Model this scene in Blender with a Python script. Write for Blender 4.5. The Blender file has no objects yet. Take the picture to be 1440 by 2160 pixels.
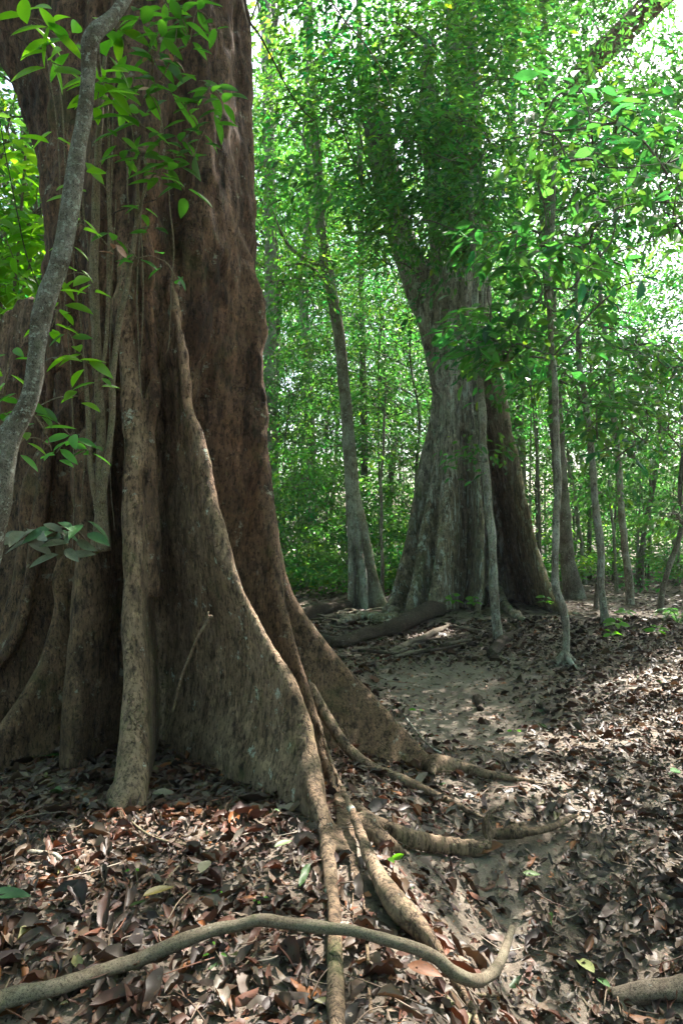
import bpy, math
import numpy as np
from mathutils import Vector

R = math.radians
HAZE = 0.0009
scene = bpy.context.scene
COL = scene.collection

# ------------------------------------------------------------------ camera, sky, sun, exposure
CAM_Z, F, HOR = 1.6, 1440.0, 1105.0      # focal length in photo pixels, horizon row
PITCH = math.atan((HOR - 1080.0) / F)
cam = bpy.data.cameras.new('camera'); cam_o = bpy.data.objects.new('camera', cam); COL.objects.link(cam_o)
cam_o.location = (0, 0, CAM_Z); cam_o.rotation_euler = (math.pi / 2 + PITCH, 0, 0)
cam.sensor_fit = 'VERTICAL'; cam.sensor_height = 36.0; cam.lens = 24.0
cam.clip_start = 0.05; cam.clip_end = 2000
scene.camera = cam_o

SUN_EL, SUN_AZ = R(56), R(38)            # high, behind and to the right of the second tree
SUN_DIR = np.array([math.cos(SUN_EL) * math.sin(SUN_AZ), math.cos(SUN_EL) * math.cos(SUN_AZ), math.sin(SUN_EL)])
w = bpy.data.worlds.new('World'); scene.world = w; w.use_nodes = True
nt = w.node_tree; bg = nt.nodes['Background']
sky = nt.nodes.new('ShaderNodeTexSky'); sky.sky_type = 'NISHITA'; sky.sun_disc = False
sky.sun_elevation = SUN_EL; sky.sun_rotation = SUN_AZ; sky.dust_density = 4.0; sky.air_density = 1.0; sky.ozone_density = 1.0
nt.links.new(sky.outputs[0], bg.inputs[0]); bg.inputs[1].default_value = 0.11
sl = bpy.data.lights.new('sun', 'SUN'); sl.energy = 5.0; sl.angle = R(0.5); sl.color = (1.0, 0.95, 0.86)
so = bpy.data.objects.new('sun', sl); COL.objects.link(so)
so.rotation_euler = Vector(tuple(SUN_DIR)).to_track_quat('Z', 'Y').to_euler()
scene.view_settings.view_transform = 'Standard'; scene.view_settings.look = 'None'
scene.view_settings.exposure = 2.45; scene.view_settings.gamma = 1.0
scene.render.engine = 'CYCLES'
cy = scene.cycles
cy.use_denoising = True
cy.max_bounces = 8; cy.diffuse_bounces = 4; cy.glossy_bounces = 2; cy.transmission_bounces = 4; cy.transparent_max_bounces = 4
cy.sample_clamp_indirect = 4.0; cy.use_adaptive_sampling = True; cy.adaptive_threshold = 0.02
cy.caustics_reflective = False; cy.caustics_refractive = False

# ------------------------------------------------------------------ numpy helpers
def rng_(s): return np.random.default_rng(s)

def _hash(ix, iy, iz, seed):
    n = (ix * 374761393 + iy * 668265263 + iz * 2147483647 + seed * 974634777) & 0xFFFFFFFF
    n = ((n ^ (n >> 13)) * 1274126177) & 0xFFFFFFFF
    n = ((n ^ (n >> 16)) * 2246822519) & 0xFFFFFFFF
    return ((n ^ (n >> 15)) & 0xFFFFFF) / float(0xFFFFFF) * 2 - 1

def noise3(p, seed=0):
    p = np.asarray(p, dtype=np.float64)
    i = np.floor(p).astype(np.int64); f = p - i; f = f * f * (3 - 2 * f)
    out = 0
    for dx in (0, 1):
        wx = f[..., 0] if dx else 1 - f[..., 0]
        for dy in (0, 1):
            wy = f[..., 1] if dy else 1 - f[..., 1]
            for dz in (0, 1):
                wz = f[..., 2] if dz else 1 - f[..., 2]
                out = out + wx * wy * wz * _hash(i[..., 0] + dx, i[..., 1] + dy, i[..., 2] + dz, seed)
    return out

def fbm(p, seed=0, octs=3):
    p = np.asarray(p, dtype=np.float64); o = 0; a = 1.0; t = 0
    for k in range(octs):
        o = o + a * noise3(p * (2.03 ** k) + 17.3 * k, seed + k); t += a; a *= 0.5
    return o / t

def sstep(a, b, x):
    t = np.clip((x - a) / (b - a), 0, 1); return t * t * (3 - 2 * t)

def unit(v): return v / np.maximum(np.linalg.norm(v, axis=-1, keepdims=True), 1e-9)

# ---- the lie of the land
def H(x, y):
    x = np.asarray(x, dtype=np.float64); y = np.asarray(y, dtype=np.float64)
    x, y = np.broadcast_arrays(x, y)
    xr = 0.02 + 0.10 * sstep(3.0, 2.0, y)
    side = 1 - sstep(xr, xr + 0.75, x)                       # 1 on the left mound
    near = 1 - sstep(3.1, 6.0, y)
    tree = np.exp(-(((x + 1.35) / 1.9) ** 2 + ((y - 4.7) / 1.5) ** 2))
    h = 0.20 * np.maximum(side * near, tree * 0.95)
    gl = np.exp(-((x - 1.0) / 0.75) ** 2) * (1 - sstep(2.2, 4.3, y))
    h = h - 0.27 * gl * (1 - side * 0.9)
    h = h - 0.10 * (1 - side) * (1 - sstep(2.4, 5.0, y)) * (1 - sstep(1.5, 4.0, x))
    path = np.exp(-((x - 0.9 - 0.02 * (y - 6)) / 0.8) ** 2) * sstep(4, 5.5, y) * (1 - sstep(9, 11, y))
    h = h - 0.07 * path
    h = h + 0.16 * sstep(1.5, 4.5, x) * (1 - sstep(7, 14, y)) * sstep(3.2, 5.5, y)
    h = h + 0.10 * np.exp(-(((x - 2.4) / 3.0) ** 2 + ((y - 12.0) / 2.5) ** 2))
    h = h + 0.6 * sstep(22, 60, y) + 0.10 * sstep(4, 12, x)
    q = np.stack([x, y, np.zeros_like(x)], -1)
    h = h + 0.05 * fbm(q * 0.7, 5, 2) * sstep(4.5, 9, y) + 0.018 * fbm(q * 3.1, 9, 2)
    return h

def P(px, py, d):
    """world point seen at photo pixel (px, py) at depth d along the camera's axis"""
    v = np.array([(px - 720.0) / F, 1.0, (1080.0 - py) / F]) * d
    c, s = math.cos(PITCH), math.sin(PITCH)
    return np.array([v[0], c * v[1] - s * v[2], CAM_Z + s * v[1] + c * v[2]])

def G(px, py, lift=0.0):
    """ground point under a photo pixel"""
    a = 1.0; step = 0.04
    p0 = P(px, py, 1.0) - np.array([0, 0, CAM_Z])
    t = 1.0
    while t < 80:
        p = np.array([0, 0, CAM_Z]) + p0 * t
        if p[2] <= float(H(p[0], p[1])) + lift: break
        t += step * max(1, t * 0.15)
    return np.array([0, 0, CAM_Z]) + p0 * (t - step * 0.5)

def resample(pts, n):
    pts = np.asarray(pts, dtype=np.float64)
    if len(pts) == 2: return pts[0] + (pts[1] - pts[0]) * np.linspace(0, 1, n)[:, None]
    ext = np.vstack([2 * pts[0] - pts[1], pts, 2 * pts[-1] - pts[-2]])
    seg = np.linalg.norm(np.diff(pts[:, :3], axis=0), axis=1); cum = np.r_[0, np.cumsum(seg)]
    t = np.linspace(0, cum[-1], n); out = np.empty((n, pts.shape[1]))
    k = np.clip(np.searchsorted(cum, t, side='right') - 1, 0, len(seg) - 1)
    u = ((t - cum[k]) / np.maximum(seg[k], 1e-9))[:, None]
    a, b, c, d = ext[k], ext[k + 1], ext[k + 2], ext[k + 3]
    return 0.5 * ((2 * b) + (-a + c) * u + (2 * a - 5 * b + 4 * c - d) * u ** 2 + (-a + 3 * b - 3 * c + d) * u ** 3)

class Mesh:
    """collects vertices, triangles and quads of ONE object"""
    def __init__(s): s.V = []; s.T = []; s.Q = []; s.C = []; s.n = 0
    def add(s, V, T=None, Q=None, C=None):
        V = np.asarray(V, dtype=np.float32).reshape(-1, 3)
        if T is not None and len(T): s.T.append(np.asarray(T) + s.n)
        if Q is not None and len(Q): s.Q.append(np.asarray(Q) + s.n)
        if C is None: C = np.ones((len(V), 3), np.float32)
        C = np.asarray(C, dtype=np.float32)
        if C.ndim == 1: C = np.tile(C, (len(V), 1))
        s.C.append(C); s.V.append(V); s.n += len(V)
    def build(s, name, mat, base=(0, 0, 0), parent=None, smooth=True, normals=None):
        V = np.concatenate(s.V) - np.asarray(base, dtype=np.float32)
        T = np.concatenate(s.T) if s.T else np.zeros((0, 3), int)
        Q = np.concatenate(s.Q) if s.Q else np.zeros((0, 4), int)
        me = bpy.data.meshes.new(name)
        me.vertices.add(len(V)); me.vertices.foreach_set('co', V.ravel())
        nl = T.size + Q.size
        me.loops.add(nl); me.loops.foreach_set('vertex_index', np.concatenate([T.ravel(), Q.ravel()]).astype(np.int32))
        me.polygons.add(len(T) + len(Q))
        st = np.concatenate([np.arange(len(T)) * 3, T.size + np.arange(len(Q)) * 4]).astype(np.int32)
        me.polygons.foreach_set('loop_start', st)
        me.polygons.foreach_set('use_smooth', np.full(len(st), smooth))
        me.update(calc_edges=True)
        at = me.attributes.new('tint', 'FLOAT_COLOR', 'POINT')
        C = np.concatenate(s.C); C = np.concatenate([C, np.ones((len(C), 1), np.float32)], 1)
        at.data.foreach_set('color', C.ravel())
        if normals is not None: me.normals_split_custom_set_from_vertices(normals)
        me.materials.append(mat)
        o = bpy.data.objects.new(name, me); COL.objects.link(o)
        if parent is not None: o.parent = parent
        else: o.location = base
        return o

def tube_data(pts, rad, sides=8, n=None, wob=0.0, seed=0, flat=1.0):
    """tapered bent tube; pts (k,3), rad (k) -> V,T,Q"""
    pts = np.asarray(pts, dtype=np.float64); rad = np.asarray(rad, dtype=np.float64) * np.ones(len(pts))
    if n is None: n = max(4, len(pts) * 4)
    pr = resample(np.c_[pts, rad], n); p, r = pr[:, :3], np.maximum(pr[:, 3], 1e-4)
    t = unit(np.gradient(p, axis=0))
    up = np.array([0.0, 0, 1]) if abs(t[0, 2]) < 0.9 else np.array([1.0, 0, 0])
    us = []; u = unit(np.cross(t[0], up))
    for k in range(n):
        u = unit(u - t[k] * np.dot(u, t[k])); us.append(u)
    us = np.array(us); vs = np.cross(t, us)
    a = np.linspace(0, 2 * np.pi, sides, endpoint=False)
    ring = (np.cos(a)[None, :, None] * us[:, None, :] + np.sin(a)[None, :, None] * vs[:, None, :] * flat)
    rr = r[:, None] * np.ones((1, sides))
    if wob:
        q = p[:, None, :] * 0 + ring * 1.3 + (p / max(r.mean() * 5, 1e-3))[:, None, :]
        rr = rr * (1 + wob * fbm(q, seed, 2))
    V = p[:, None, :] + ring * rr[:, :, None]
    V = np.concatenate([V.reshape(-1, 3), p[:1], p[-1:]])
    i = np.arange(n - 1)[:, None] * sides; j = np.arange(sides)[None, :]; j2 = (j + 1) % sides
    Q = np.stack([i + j, i + j2, i + sides + j2, i + sides + j], -1).reshape(-1, 4)
    c0, c1 = n * sides, n * sides + 1; jj = np.arange(sides); jn = (jj + 1) % sides; b = (n - 1) * sides
    T = np.concatenate([np.stack([jn, jj, np.full(sides, c0)], -1), np.stack([b + jj, b + jn, np.full(sides, c1)], -1)])
    return V, T, Q

# ---- leaves
def leaf_template(nsec=3, fold=0.25, curl=0.0, tipw=0.35):
    """leaf along +x, unit length and unit width, midrib folded"""
    xs = np.linspace(0, 1, nsec + 2)
    wd = np.sin(np.pi * xs ** 0.85) ** 0.8
    V = [(0, 0, 0)]; 
    for x, wv in zip(xs[1:-1], wd[1:-1]):
        z = -curl * x * x
        V += [(x, 0.5 * wv, z + fold * 0.5 * wv), (x, 0, z), (x, -0.5 * wv, z + fold * 0.5 * wv)]
    V.append((1, 0, -curl)); V = np.array(V); T = []; Q = []
    T += [(0, 2, 1), (0, 3, 2)]
    for k in range(nsec - 1):
        a = 1 + 3 * k; Q += [(a, a + 1, a + 4, a + 3), (a + 1, a + 2, a + 5, a + 4)]
    a = 1 + 3 * (nsec - 1); e = len(V) - 1
    T += [(a, a + 1, e), (a + 1, a + 2, e)]
    return V, np.array(T), np.array(Q).reshape(-1, 4)
LT_FAR = (np.array([(0, 0, 0), (.45, .5, .1), (1, 0, -.06), (.45, -.5, .1)], float), np.array([(0, 2, 1), (0, 3, 2)]), np.zeros((0, 4), int))
LT_MID = leaf_template(2, 0.22, 0.15)
LT_NEAR = leaf_template(5, 0.22, 0.18)

def add_leaves(m, pos, dirv, nrm, L, W, tmpl, tint):
    N = len(pos); TV, TT, TQ = tmpl; k = len(TV)
    ax = unit(dirv); z = unit(nrm - ax * np.sum(nrm * ax, -1, keepdims=True)); y = np.cross(z, ax)
    L = np.broadcast_to(L, N)[:, None, None]; W = np.broadcast_to(W, N)[:, None, None]
    V = pos[:, None, :] + ax[:, None, :] * TV[None, :, 0:1] * L + y[:, None, :] * TV[None, :, 1:2] * W + z[:, None, :] * TV[None, :, 2:3] * (0.5 * (L + W))
    off = (np.arange(N) * k)[:, None, None]
    m.add(V.reshape(-1, 3), (TT[None] + off).reshape(-1, 3), (TQ[None] + off).reshape(-1, 4) if len(TQ) else None,
          np.repeat(tint, k, axis=0))

def tints(r, N, dark=0.75, spread=0.35, yellow=0.2):
    b = dark + spread * r.random(N) ** 1.5 * 2
    c = np.stack([b * (1 + yellow * r.normal(0, 1, N)), b, b * (1 + 0.15 * r.normal(0, 1, N))], -1)
    return np.clip(c, 0.15, 3)

# ------------------------------------------------------------------ materials
def new_mat(name):
    m = bpy.data.materials.new(name); m.use_nodes = True
    n = m.node_tree; b = n.nodes['Principled BSDF']; return m, n, b
def N_(nt, t, **kw):
    n = nt.nodes.new(t)
    for k, v in kw.items():
        if k in n.inputs: n.inputs[k].default_value = v
        else: setattr(n, k, v)
    return n
def ramp(nt, src, stops, interp='LINEAR'):
    r = nt.nodes.new('ShaderNodeValToRGB'); e = r.color_ramp.elements; r.color_ramp.interpolation = interp
    while len(e) < len(stops): e.new(0.5)
    for i, (p, c) in enumerate(stops):
        e[i].position = p; e[i].color = (c, c, c, 1) if isinstance(c, (int, float)) else (*c, 1)
    nt.links.new(src, r.inputs[0]); return r.outputs[0]
def mix(nt, f, a, b, mode='MIX'):
    m = nt.nodes.new('ShaderNodeMix'); m.data_type = 'RGBA'; m.blend_type = mode
    for s, v in ((0, f), (6, a), (7, b)):
        if isinstance(v, (int, float)): m.inputs[s].default_value = v if s == 0 else (v, v, v, 1)
        elif isinstance(v, tuple): m.inputs[s].default_value = (*v, 1)
        else: nt.links.new(v, m.inputs[s])
    return m.outputs[2]
def coords(nt, scale=(1, 1, 1), rot=(0, 0, 0)):
    tc = nt.nodes.new('ShaderNodeTexCoord'); mp = nt.nodes.new('ShaderNodeMapping')
    mp.inputs['Scale'].default_value = scale; mp.inputs['Rotation'].default_value = rot
    nt.links.new(tc.outputs['Object'], mp.inputs[0]); return mp.outputs[0]
def noise(nt, vec, scale, detail=4, rough=0.6, dist=0.0):
    n = N_(nt, 'ShaderNodeTexNoise', Scale=scale, Detail=detail, Roughness=rough, Distortion=dist)
    nt.links.new(vec, n.inputs['Vector']); return n.outputs[0]

def bark_mat(name, c_low, c_mid, c_high, c_patch, split=None, lichen=0.0, moss=0.0, vs=3.0, stretch=0.22, bump=0.6, crack=0.5, rough=0.85, plates=0.0, streak=0.0):
    """bark: vertical streaks, cracks, blotches, lichen spots; split = (z0, z1) fade from lower to upper colour"""
    m, nt, b = new_mat(name)
    v = coords(nt); vst = coords(nt, (1, 1, stretch))
    n1 = noise(nt, vst, vs * 2.2, 6, 0.65); n2 = noise(nt, v, vs * 0.5, 3, 0.5); n3 = noise(nt, vst, vs * 9, 5, 0.7)
    col = mix(nt, ramp(nt, n1, [(0.3, 0.0), (0.7, 1.0)]), c_low, c_mid)
    if split:
        tc = nt.nodes.new('ShaderNodeTexCoord'); sp = nt.nodes.new('ShaderNodeSeparateXYZ'); nt.links.new(tc.outputs['Object'], sp.inputs[0])
        mr = N_(nt, 'ShaderNodeMapRange'); nt.links.new(sp.outputs[2], mr.inputs[0]); mr.inputs[1].default_value = split[0]; mr.inputs[2].default_value = split[1]
        ad = N_(nt, 'ShaderNodeMath', operation='ADD'); nt.links.new(mr.outputs[0], ad.inputs[0])
        sc = N_(nt, 'ShaderNodeMath', operation='MULTIPLY_ADD'); nt.links.new(n2, sc.inputs[0]); sc.inputs[1].default_value = 1.6; sc.inputs[2].default_value = -0.8
        nt.links.new(sc.outputs[0], ad.inputs[1])
        hi = mix(nt, ramp(nt, n1, [(0.35, 0.0), (0.65, 1.0)]), c_high, c_patch)
        col = mix(nt, ramp(nt, ad.outputs[0], [(0.2, 0.0), (0.8, 1.0)]), col, hi)
    else:
        col = mix(nt, ramp(nt, n2, [(0.45, 0.0), (0.65, 1.0)]), col, c_patch)
    n4 = noise(nt, coords(nt, (1, 1, stretch * 1.6)), vs * 26, 4, 0.75)
    col = mix(nt, ramp(nt, n3, [(0.34, 0.22), (0.50, 1.0), (0.72, 1.6)]), (0, 0, 0), col)
    col = mix(nt, ramp(nt, n4, [(0.38, 0.25), (0.5, 1.0), (0.68, 1.35)]), (0, 0, 0), col)
    col = mix(nt, ramp(nt, noise(nt, v, vs * 0.7, 4, 0.65), [(0.35, 0.0), (0.5, 1.0)]), mix(nt, 1.0, col, (0.7, 0.66, 0.63), 'MULTIPLY'), col)
    if plates:
        vp = N_(nt, 'ShaderNodeTexVoronoi', Scale=vs * 13); wn = nt.nodes.new('ShaderNodeTexNoise'); wn.inputs['Scale'].default_value = vs * 6; nt.links.new(v, wn.inputs['Vector'])
        va = N_(nt, 'ShaderNodeVectorMath', operation='MULTIPLY_ADD'); nt.links.new(wn.outputs[1], va.inputs[0]); va.inputs[1].default_value = (.12, .12, .12); nt.links.new(coords(nt, (1, 1, .55)), va.inputs[2])
        nt.links.new(va.outputs[0], vp.inputs['Vector']); sh = nt.nodes.new('ShaderNodeSeparateColor'); nt.links.new(vp.outputs['Color'], sh.inputs[0])
        col = mix(nt, plates, col, mix(nt, 1.0, col, ramp(nt, sh.outputs[0], [(0.0, (.45, .42, .42)), (0.6, (1.0, .95, .92)), (0.85, (1.25, 1.15, 1.1)), (1.0, (2.1, 2.0, 1.9))]), 'MULTIPLY'))
    if streak:
        ns = noise(nt, coords(nt, (1, 1, .16)), vs * 6, 6, 0.8)
        col = mix(nt, ramp(nt, ns, [(0.62 - streak * .12, 0.0), (0.66 - streak * .10, 0.9)]), col, (0.46, 0.47, 0.44))
    if moss:
        nm = noise(nt, v, vs * 0.9, 5, 0.7)
        col = mix(nt, ramp(nt, nm, [(0.62 - moss * 0.1, 0.0), (0.75, 0.75)]), col, (0.075, 0.095, 0.035))
    if lichen:
        nl = noise(nt, v, vs * 3.2, 6, 0.75)
        col = mix(nt, ramp(nt, nl, [(0.66 - lichen * 0.12, 0.0), (0.70 - lichen * 0.10, 0.85)]), col, (0.36, 0.39, 0.33))
    vo = N_(nt, 'ShaderNodeTexVoronoi', Scale=vs * 11, feature='DISTANCE_TO_EDGE')
    dn = nt.nodes.new('ShaderNodeTexNoise'); dn.inputs['Scale'].default_value = vs * 3; nt.links.new(v, dn.inputs['Vector'])
    vm = N_(nt, 'ShaderNodeVectorMath', operation='MULTIPLY_ADD'); nt.links.new(dn.outputs[1], vm.inputs[0]); vm.inputs[1].default_value = (0.16, 0.16, 0.16)
    nt.links.new(coords(nt, (1, 1, 0.45)), vm.inputs[2]); nt.links.new(vm.outputs[0], vo.inputs['Vector'])
    crk = ramp(nt, vo.outputs[0], [(0.0, 0.1), (0.06, 1.0)])
    gate = ramp(nt, noise(nt, v, vs * 2.3, 4, 0.7), [(0.5, 0.0), (0.62, 1.0)])
    crk2 = mix(nt, gate, 1.0, crk)
    col = mix(nt, crack * 0.6, col, mix(nt, crk2, (0.03, 0.02, 0.014), col))
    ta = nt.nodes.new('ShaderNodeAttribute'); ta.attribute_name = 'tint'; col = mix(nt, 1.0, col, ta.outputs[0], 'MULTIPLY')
    nt.links.new(col, b.inputs['Base Color']); b.inputs['Roughness'].default_value = rough
    b.inputs['Specular IOR Level'].default_value = 0.25
    hgt = mix(nt, 0.4, mix(nt, 0.4, n3, n4), n1); hgt = mix(nt, 0.35 * crack + 0.05, hgt, crk2)
    if plates: hgt = mix(nt, 0.3, hgt, sh.outputs[0])
    bm = N_(nt, 'ShaderNodeBump', Strength=bump, Distance=0.05); nt.links.new(hgt, bm.inputs['Height']); nt.links.new(bm.outputs[0], b.inputs['Normal'])
    return m

def leaf_mat(name, refl, trans, rough=0.4, tf=0.45, spec=0.5, fleck=None):
    m, nt, b = new_mat(name)
    at = nt.nodes.new('ShaderNodeAttribute'); at.attribute_name = 'tint'
    base = mix(nt, 1.0, refl, at.outputs[0], 'MULTIPLY')
    if fleck:
        n = noise(nt, coords(nt), 60, 3, 0.7); base = mix(nt, ramp(nt, noise(nt, coords(nt), 25, 4, .7), [(.35, 0.0), (.6, 1.0)]), mix(nt, 1.0, base, (.72, .70, .7), 'MULTIPLY'), base); base = mix(nt, ramp(nt, n, [(0.62, 0.0), (0.68, 0.8)]), base, fleck)
    nt.links.new(base, b.inputs['Base Color']); b.inputs['Roughness'].default_value = rough; b.inputs['Specular IOR Level'].default_value = spec
    tr = nt.nodes.new('ShaderNodeBsdfTranslucent'); nt.links.new(mix(nt, 1.0, trans, at.outputs[0], 'MULTIPLY'), tr.inputs[0])
    ms = nt.nodes.new('ShaderNodeMixShader'); ms.inputs[0].default_value = tf
    nt.links.new(b.outputs[0], ms.inputs[1]); nt.links.new(tr.outputs[0], ms.inputs[2])
    nt.links.new(ms.outputs[0], nt.nodes['Material Output'].inputs['Surface']); return m

M_BARK1 = bark_mat('bark_big_tree', (0.145, 0.096, 0.060), (0.27, 0.195, 0.135), (0.095, 0.052, 0.035), (0.31, 0.195, 0.135), split=(0.8, 2.9), moss=0.5, lichen=0.45, vs=2.6, bump=1.0, crack=0.9, plates=0.4)
M_BARK2 = bark_mat('bark_second_tree', (0.155, 0.122, 0.083), (0.32, 0.265, 0.20), (0.19, 0.15, 0.13), (0.42, 0.39, 0.36), split=(1.2, 3.6), moss=0.7, lichen=.75, streak=.5, plates=.5, vs=1.7, stretch=0.12, bump=0.9, crack=0.3)
M_BARK3 = bark_mat('bark_small_trees', (0.09, 0.07, 0.055), (0.19, 0.165, 0.135), (0, 0, 0), (0.25, 0.24, 0.20), lichen=0.6, moss=0.5, vs=6, bump=0.5, crack=0.2)
M_BARKP = bark_mat('bark_pale', (0.15, 0.125, 0.095), (0.34, 0.30, 0.24), (0, 0, 0), (0.42, 0.42, 0.37), lichen=0.9, moss=0.45, vs=5, bump=0.4, crack=0.2)
M_LIANA = bark_mat('bark_liana', (0.14, 0.12, 0.09), (0.33, 0.31, 0.26), (0, 0, 0), (0.13, 0.10, 0.07), lichen=0.95, moss=0.5, vs=14, stretch=0.7, bump=0.8, crack=0.4)
M_STEM = bark_mat('bark_stem', (0.17, 0.115, 0.075), (0.27, 0.21, 0.14), (0, 0, 0), (0.2, 0.17, 0.11), lichen=0.4, moss=0.3, vs=16, stretch=0.4, bump=0.4, crack=0.1)
M_ROOT = bark_mat('bark_root', (0.15, 0.115, 0.085), (0.26, 0.21, 0.165), (0, 0, 0), (0.2, 0.16, 0.12), lichen=0.1, moss=0.1, vs=9, stretch=1, bump=0.6, crack=0.5)
M_LOG = bark_mat('bark_dead_log', (0.05, 0.036, 0.026), (0.14, 0.105, 0.08), (0, 0, 0), (0.09, 0.07, 0.05), lichen=0.3, moss=0.4, plates=.6, vs=7, stretch=1, bump=0.9, crack=0.6)
M_BRANCH = bark_mat('bark_fallen_branch', (0.15, 0.115, 0.08), (0.27, 0.22, 0.16), (0, 0, 0), (0.20, 0.17, 0.12), lichen=0.1, moss=0.35, vs=18, stretch=1, bump=0.4, crack=0.25)
M_LEAF = leaf_mat('leaf_green', (0.046, 0.120, 0.027), (0.115, 0.355, 0.045), 0.36, 0.5)
M_LEAFN = leaf_mat('leaf_near', (0.042, 0.115, 0.018), (0.13, 0.38, 0.02), 0.33, 0.5, fleck=(0.10, 0.06, 0.02))
M_DEAD = leaf_mat('leaf_dead', (1, 1, 1), (0.9, 0.6, 0.35), 0.52, 0.10, 0.4, fleck=(0.05, 0.04, 0.035))

def soil_mat():
    m, nt, b = new_mat('forest_soil'); v = coords(nt)
    n1 = noise(nt, v, 1.6, 4, 0.6); n2 = noise(nt, v, 26, 6, 0.75); n3 = noise(nt, v, 140, 3, 0.7)
    col = mix(nt, ramp(nt, n2, [(0.35, 0.0), (0.65, 1.0)]), (0.080, 0.055, 0.040), (0.21, 0.16, 0.12))
    col = mix(nt, ramp(nt, n1, [(0.4, 0.0), (0.62, 0.65)]), col, (0.24, 0.20, 0.16))
    col = mix(nt, ramp(nt, n3, [(0.3, 0.5), (0.6, 1.0)]), (0, 0, 0), col)
    nt.links.new(col, b.inputs['Base Color']); b.inputs['Roughness'].default_value = 0.9
    bm = N_(nt, 'ShaderNodeBump', Strength=0.9, Distance=0.02); nt.links.new(mix(nt, 0.35, n2, n3), bm.inputs['Height']); nt.links.new(bm.outputs[0], b.inputs['Normal'])
    return m
M_SOIL = soil_mat()

# ------------------------------------------------------------------ things
def tag(o, label=None, cat=None, group=None, kind=None):
    for k, v in (('label', label), ('category', cat), ('group', group), ('kind', kind)):
        if v: o[k] = v
    return o
def thing(name, base, label, cat, group=None):
    o = bpy.data.objects.new(name, None); COL.objects.link(o); o.location = tuple(base); o.empty_display_size = 0.2
    return tag(o, label, cat, group)

# ------------------------------------------------------------------ ground
def axis_pts(lo, hi, fine_lo, fine_hi, step):
    a = list(np.arange(fine_lo, fine_hi, step)); s = step
    x = fine_hi
    while x < hi: a.append(x); s *= 1.12; x += s
    a.append(hi); s = step; x = fine_lo - s
    while x > lo: a.append(x); s *= 1.12; x -= s
    a.append(lo); return np.array(sorted(a))
def ground():
    xs = axis_pts(-400, 400, -2.6, 3.4, 0.04); ys = axis_pts(-120, 900, 1.6, 7.0, 0.04)
    X, Y = np.meshgrid(xs, ys); Z = H(X, Y) + 0.008 * fbm(np.stack([X, Y, X * 0], -1) * 14, 3, 2)
    V = np.stack([X, Y, Z], -1).reshape(-1, 3); nx = len(xs); ny = len(ys)
    i, j = np.meshgrid(np.arange(ny - 1), np.arange(nx - 1), indexing='ij'); a = (i * nx + j).ravel()
    m = Mesh(); m.add(V, Q=np.stack([a, a + 1, a + nx + 1, a + nx], -1))
    tag(m.build('ground', M_SOIL), kind='structure')
ground()

# ------------------------------------------------------------------ buttressed trees: implicit surface, meshed with surface nets
def smin(a, b, k):
    h = np.clip(0.5 + 0.5 * (b - a) / k, 0, 1); return b * (1 - h) + a * h - k * h * (1 - h)

def fin_field(X, Y, Z, ax, fin):
    z = fin['z']; tx = np.interp(Z, z, fin['x']); ty = np.interp(Z, z, fin['y'])
    cx = np.interp(Z, ax[:, 2], ax[:, 0]); cyy = np.interp(Z, ax[:, 2], ax[:, 1])
    zz = [0, .5, 1.5, 2.5, 3.6, 5]; cx = cx + np.interp(Z, zz, np.ones(6) * fin['off'][0]); cyy = cyy + np.interp(Z, zz, np.ones(6) * fin['off'][1])
    dx, dy = cx - tx, cyy - ty; L2 = dx * dx + dy * dy + 1e-6
    s = np.clip(((X - tx) * dx + (Y - ty) * dy) / L2, 0, 1)
    d = np.hypot(X - tx - dx * s, Y - ty - dy * s); L = np.sqrt(L2)
    wt = np.interp(Z, z, fin['wt']); sl = s * L
    # rounded rim, thin web, wide at the trunk
    return d - (wt + (fin['wb'] - wt) * np.clip(sl / np.maximum(L, 0.3), 0, 1) ** fin['pw'])

def tube_field(X, Y, Z, tb):
    p = tb['p']; out = np.full(X.shape, 9.0, np.float32)
    for k in range(len(p) - 1):
        a, b = p[k, :3], p[k + 1, :3]; r0, r1 = p[k, 3], p[k + 1, 3]; ab = b - a; L2 = float(ab @ ab) + 1e-9
        t = np.clip(((X - a[0]) * ab[0] + (Y - a[1]) * ab[1] + (Z - a[2]) * ab[2]) / L2, 0, 1)
        d = np.sqrt((X - a[0] - ab[0] * t) ** 2 + (Y - a[1] - ab[1] * t) ** 2 + (Z - a[2] - ab[2] * t) ** 2) - (r0 + (r1 - r0) * t)
        out = np.minimum(out, d)
    return out

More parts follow.
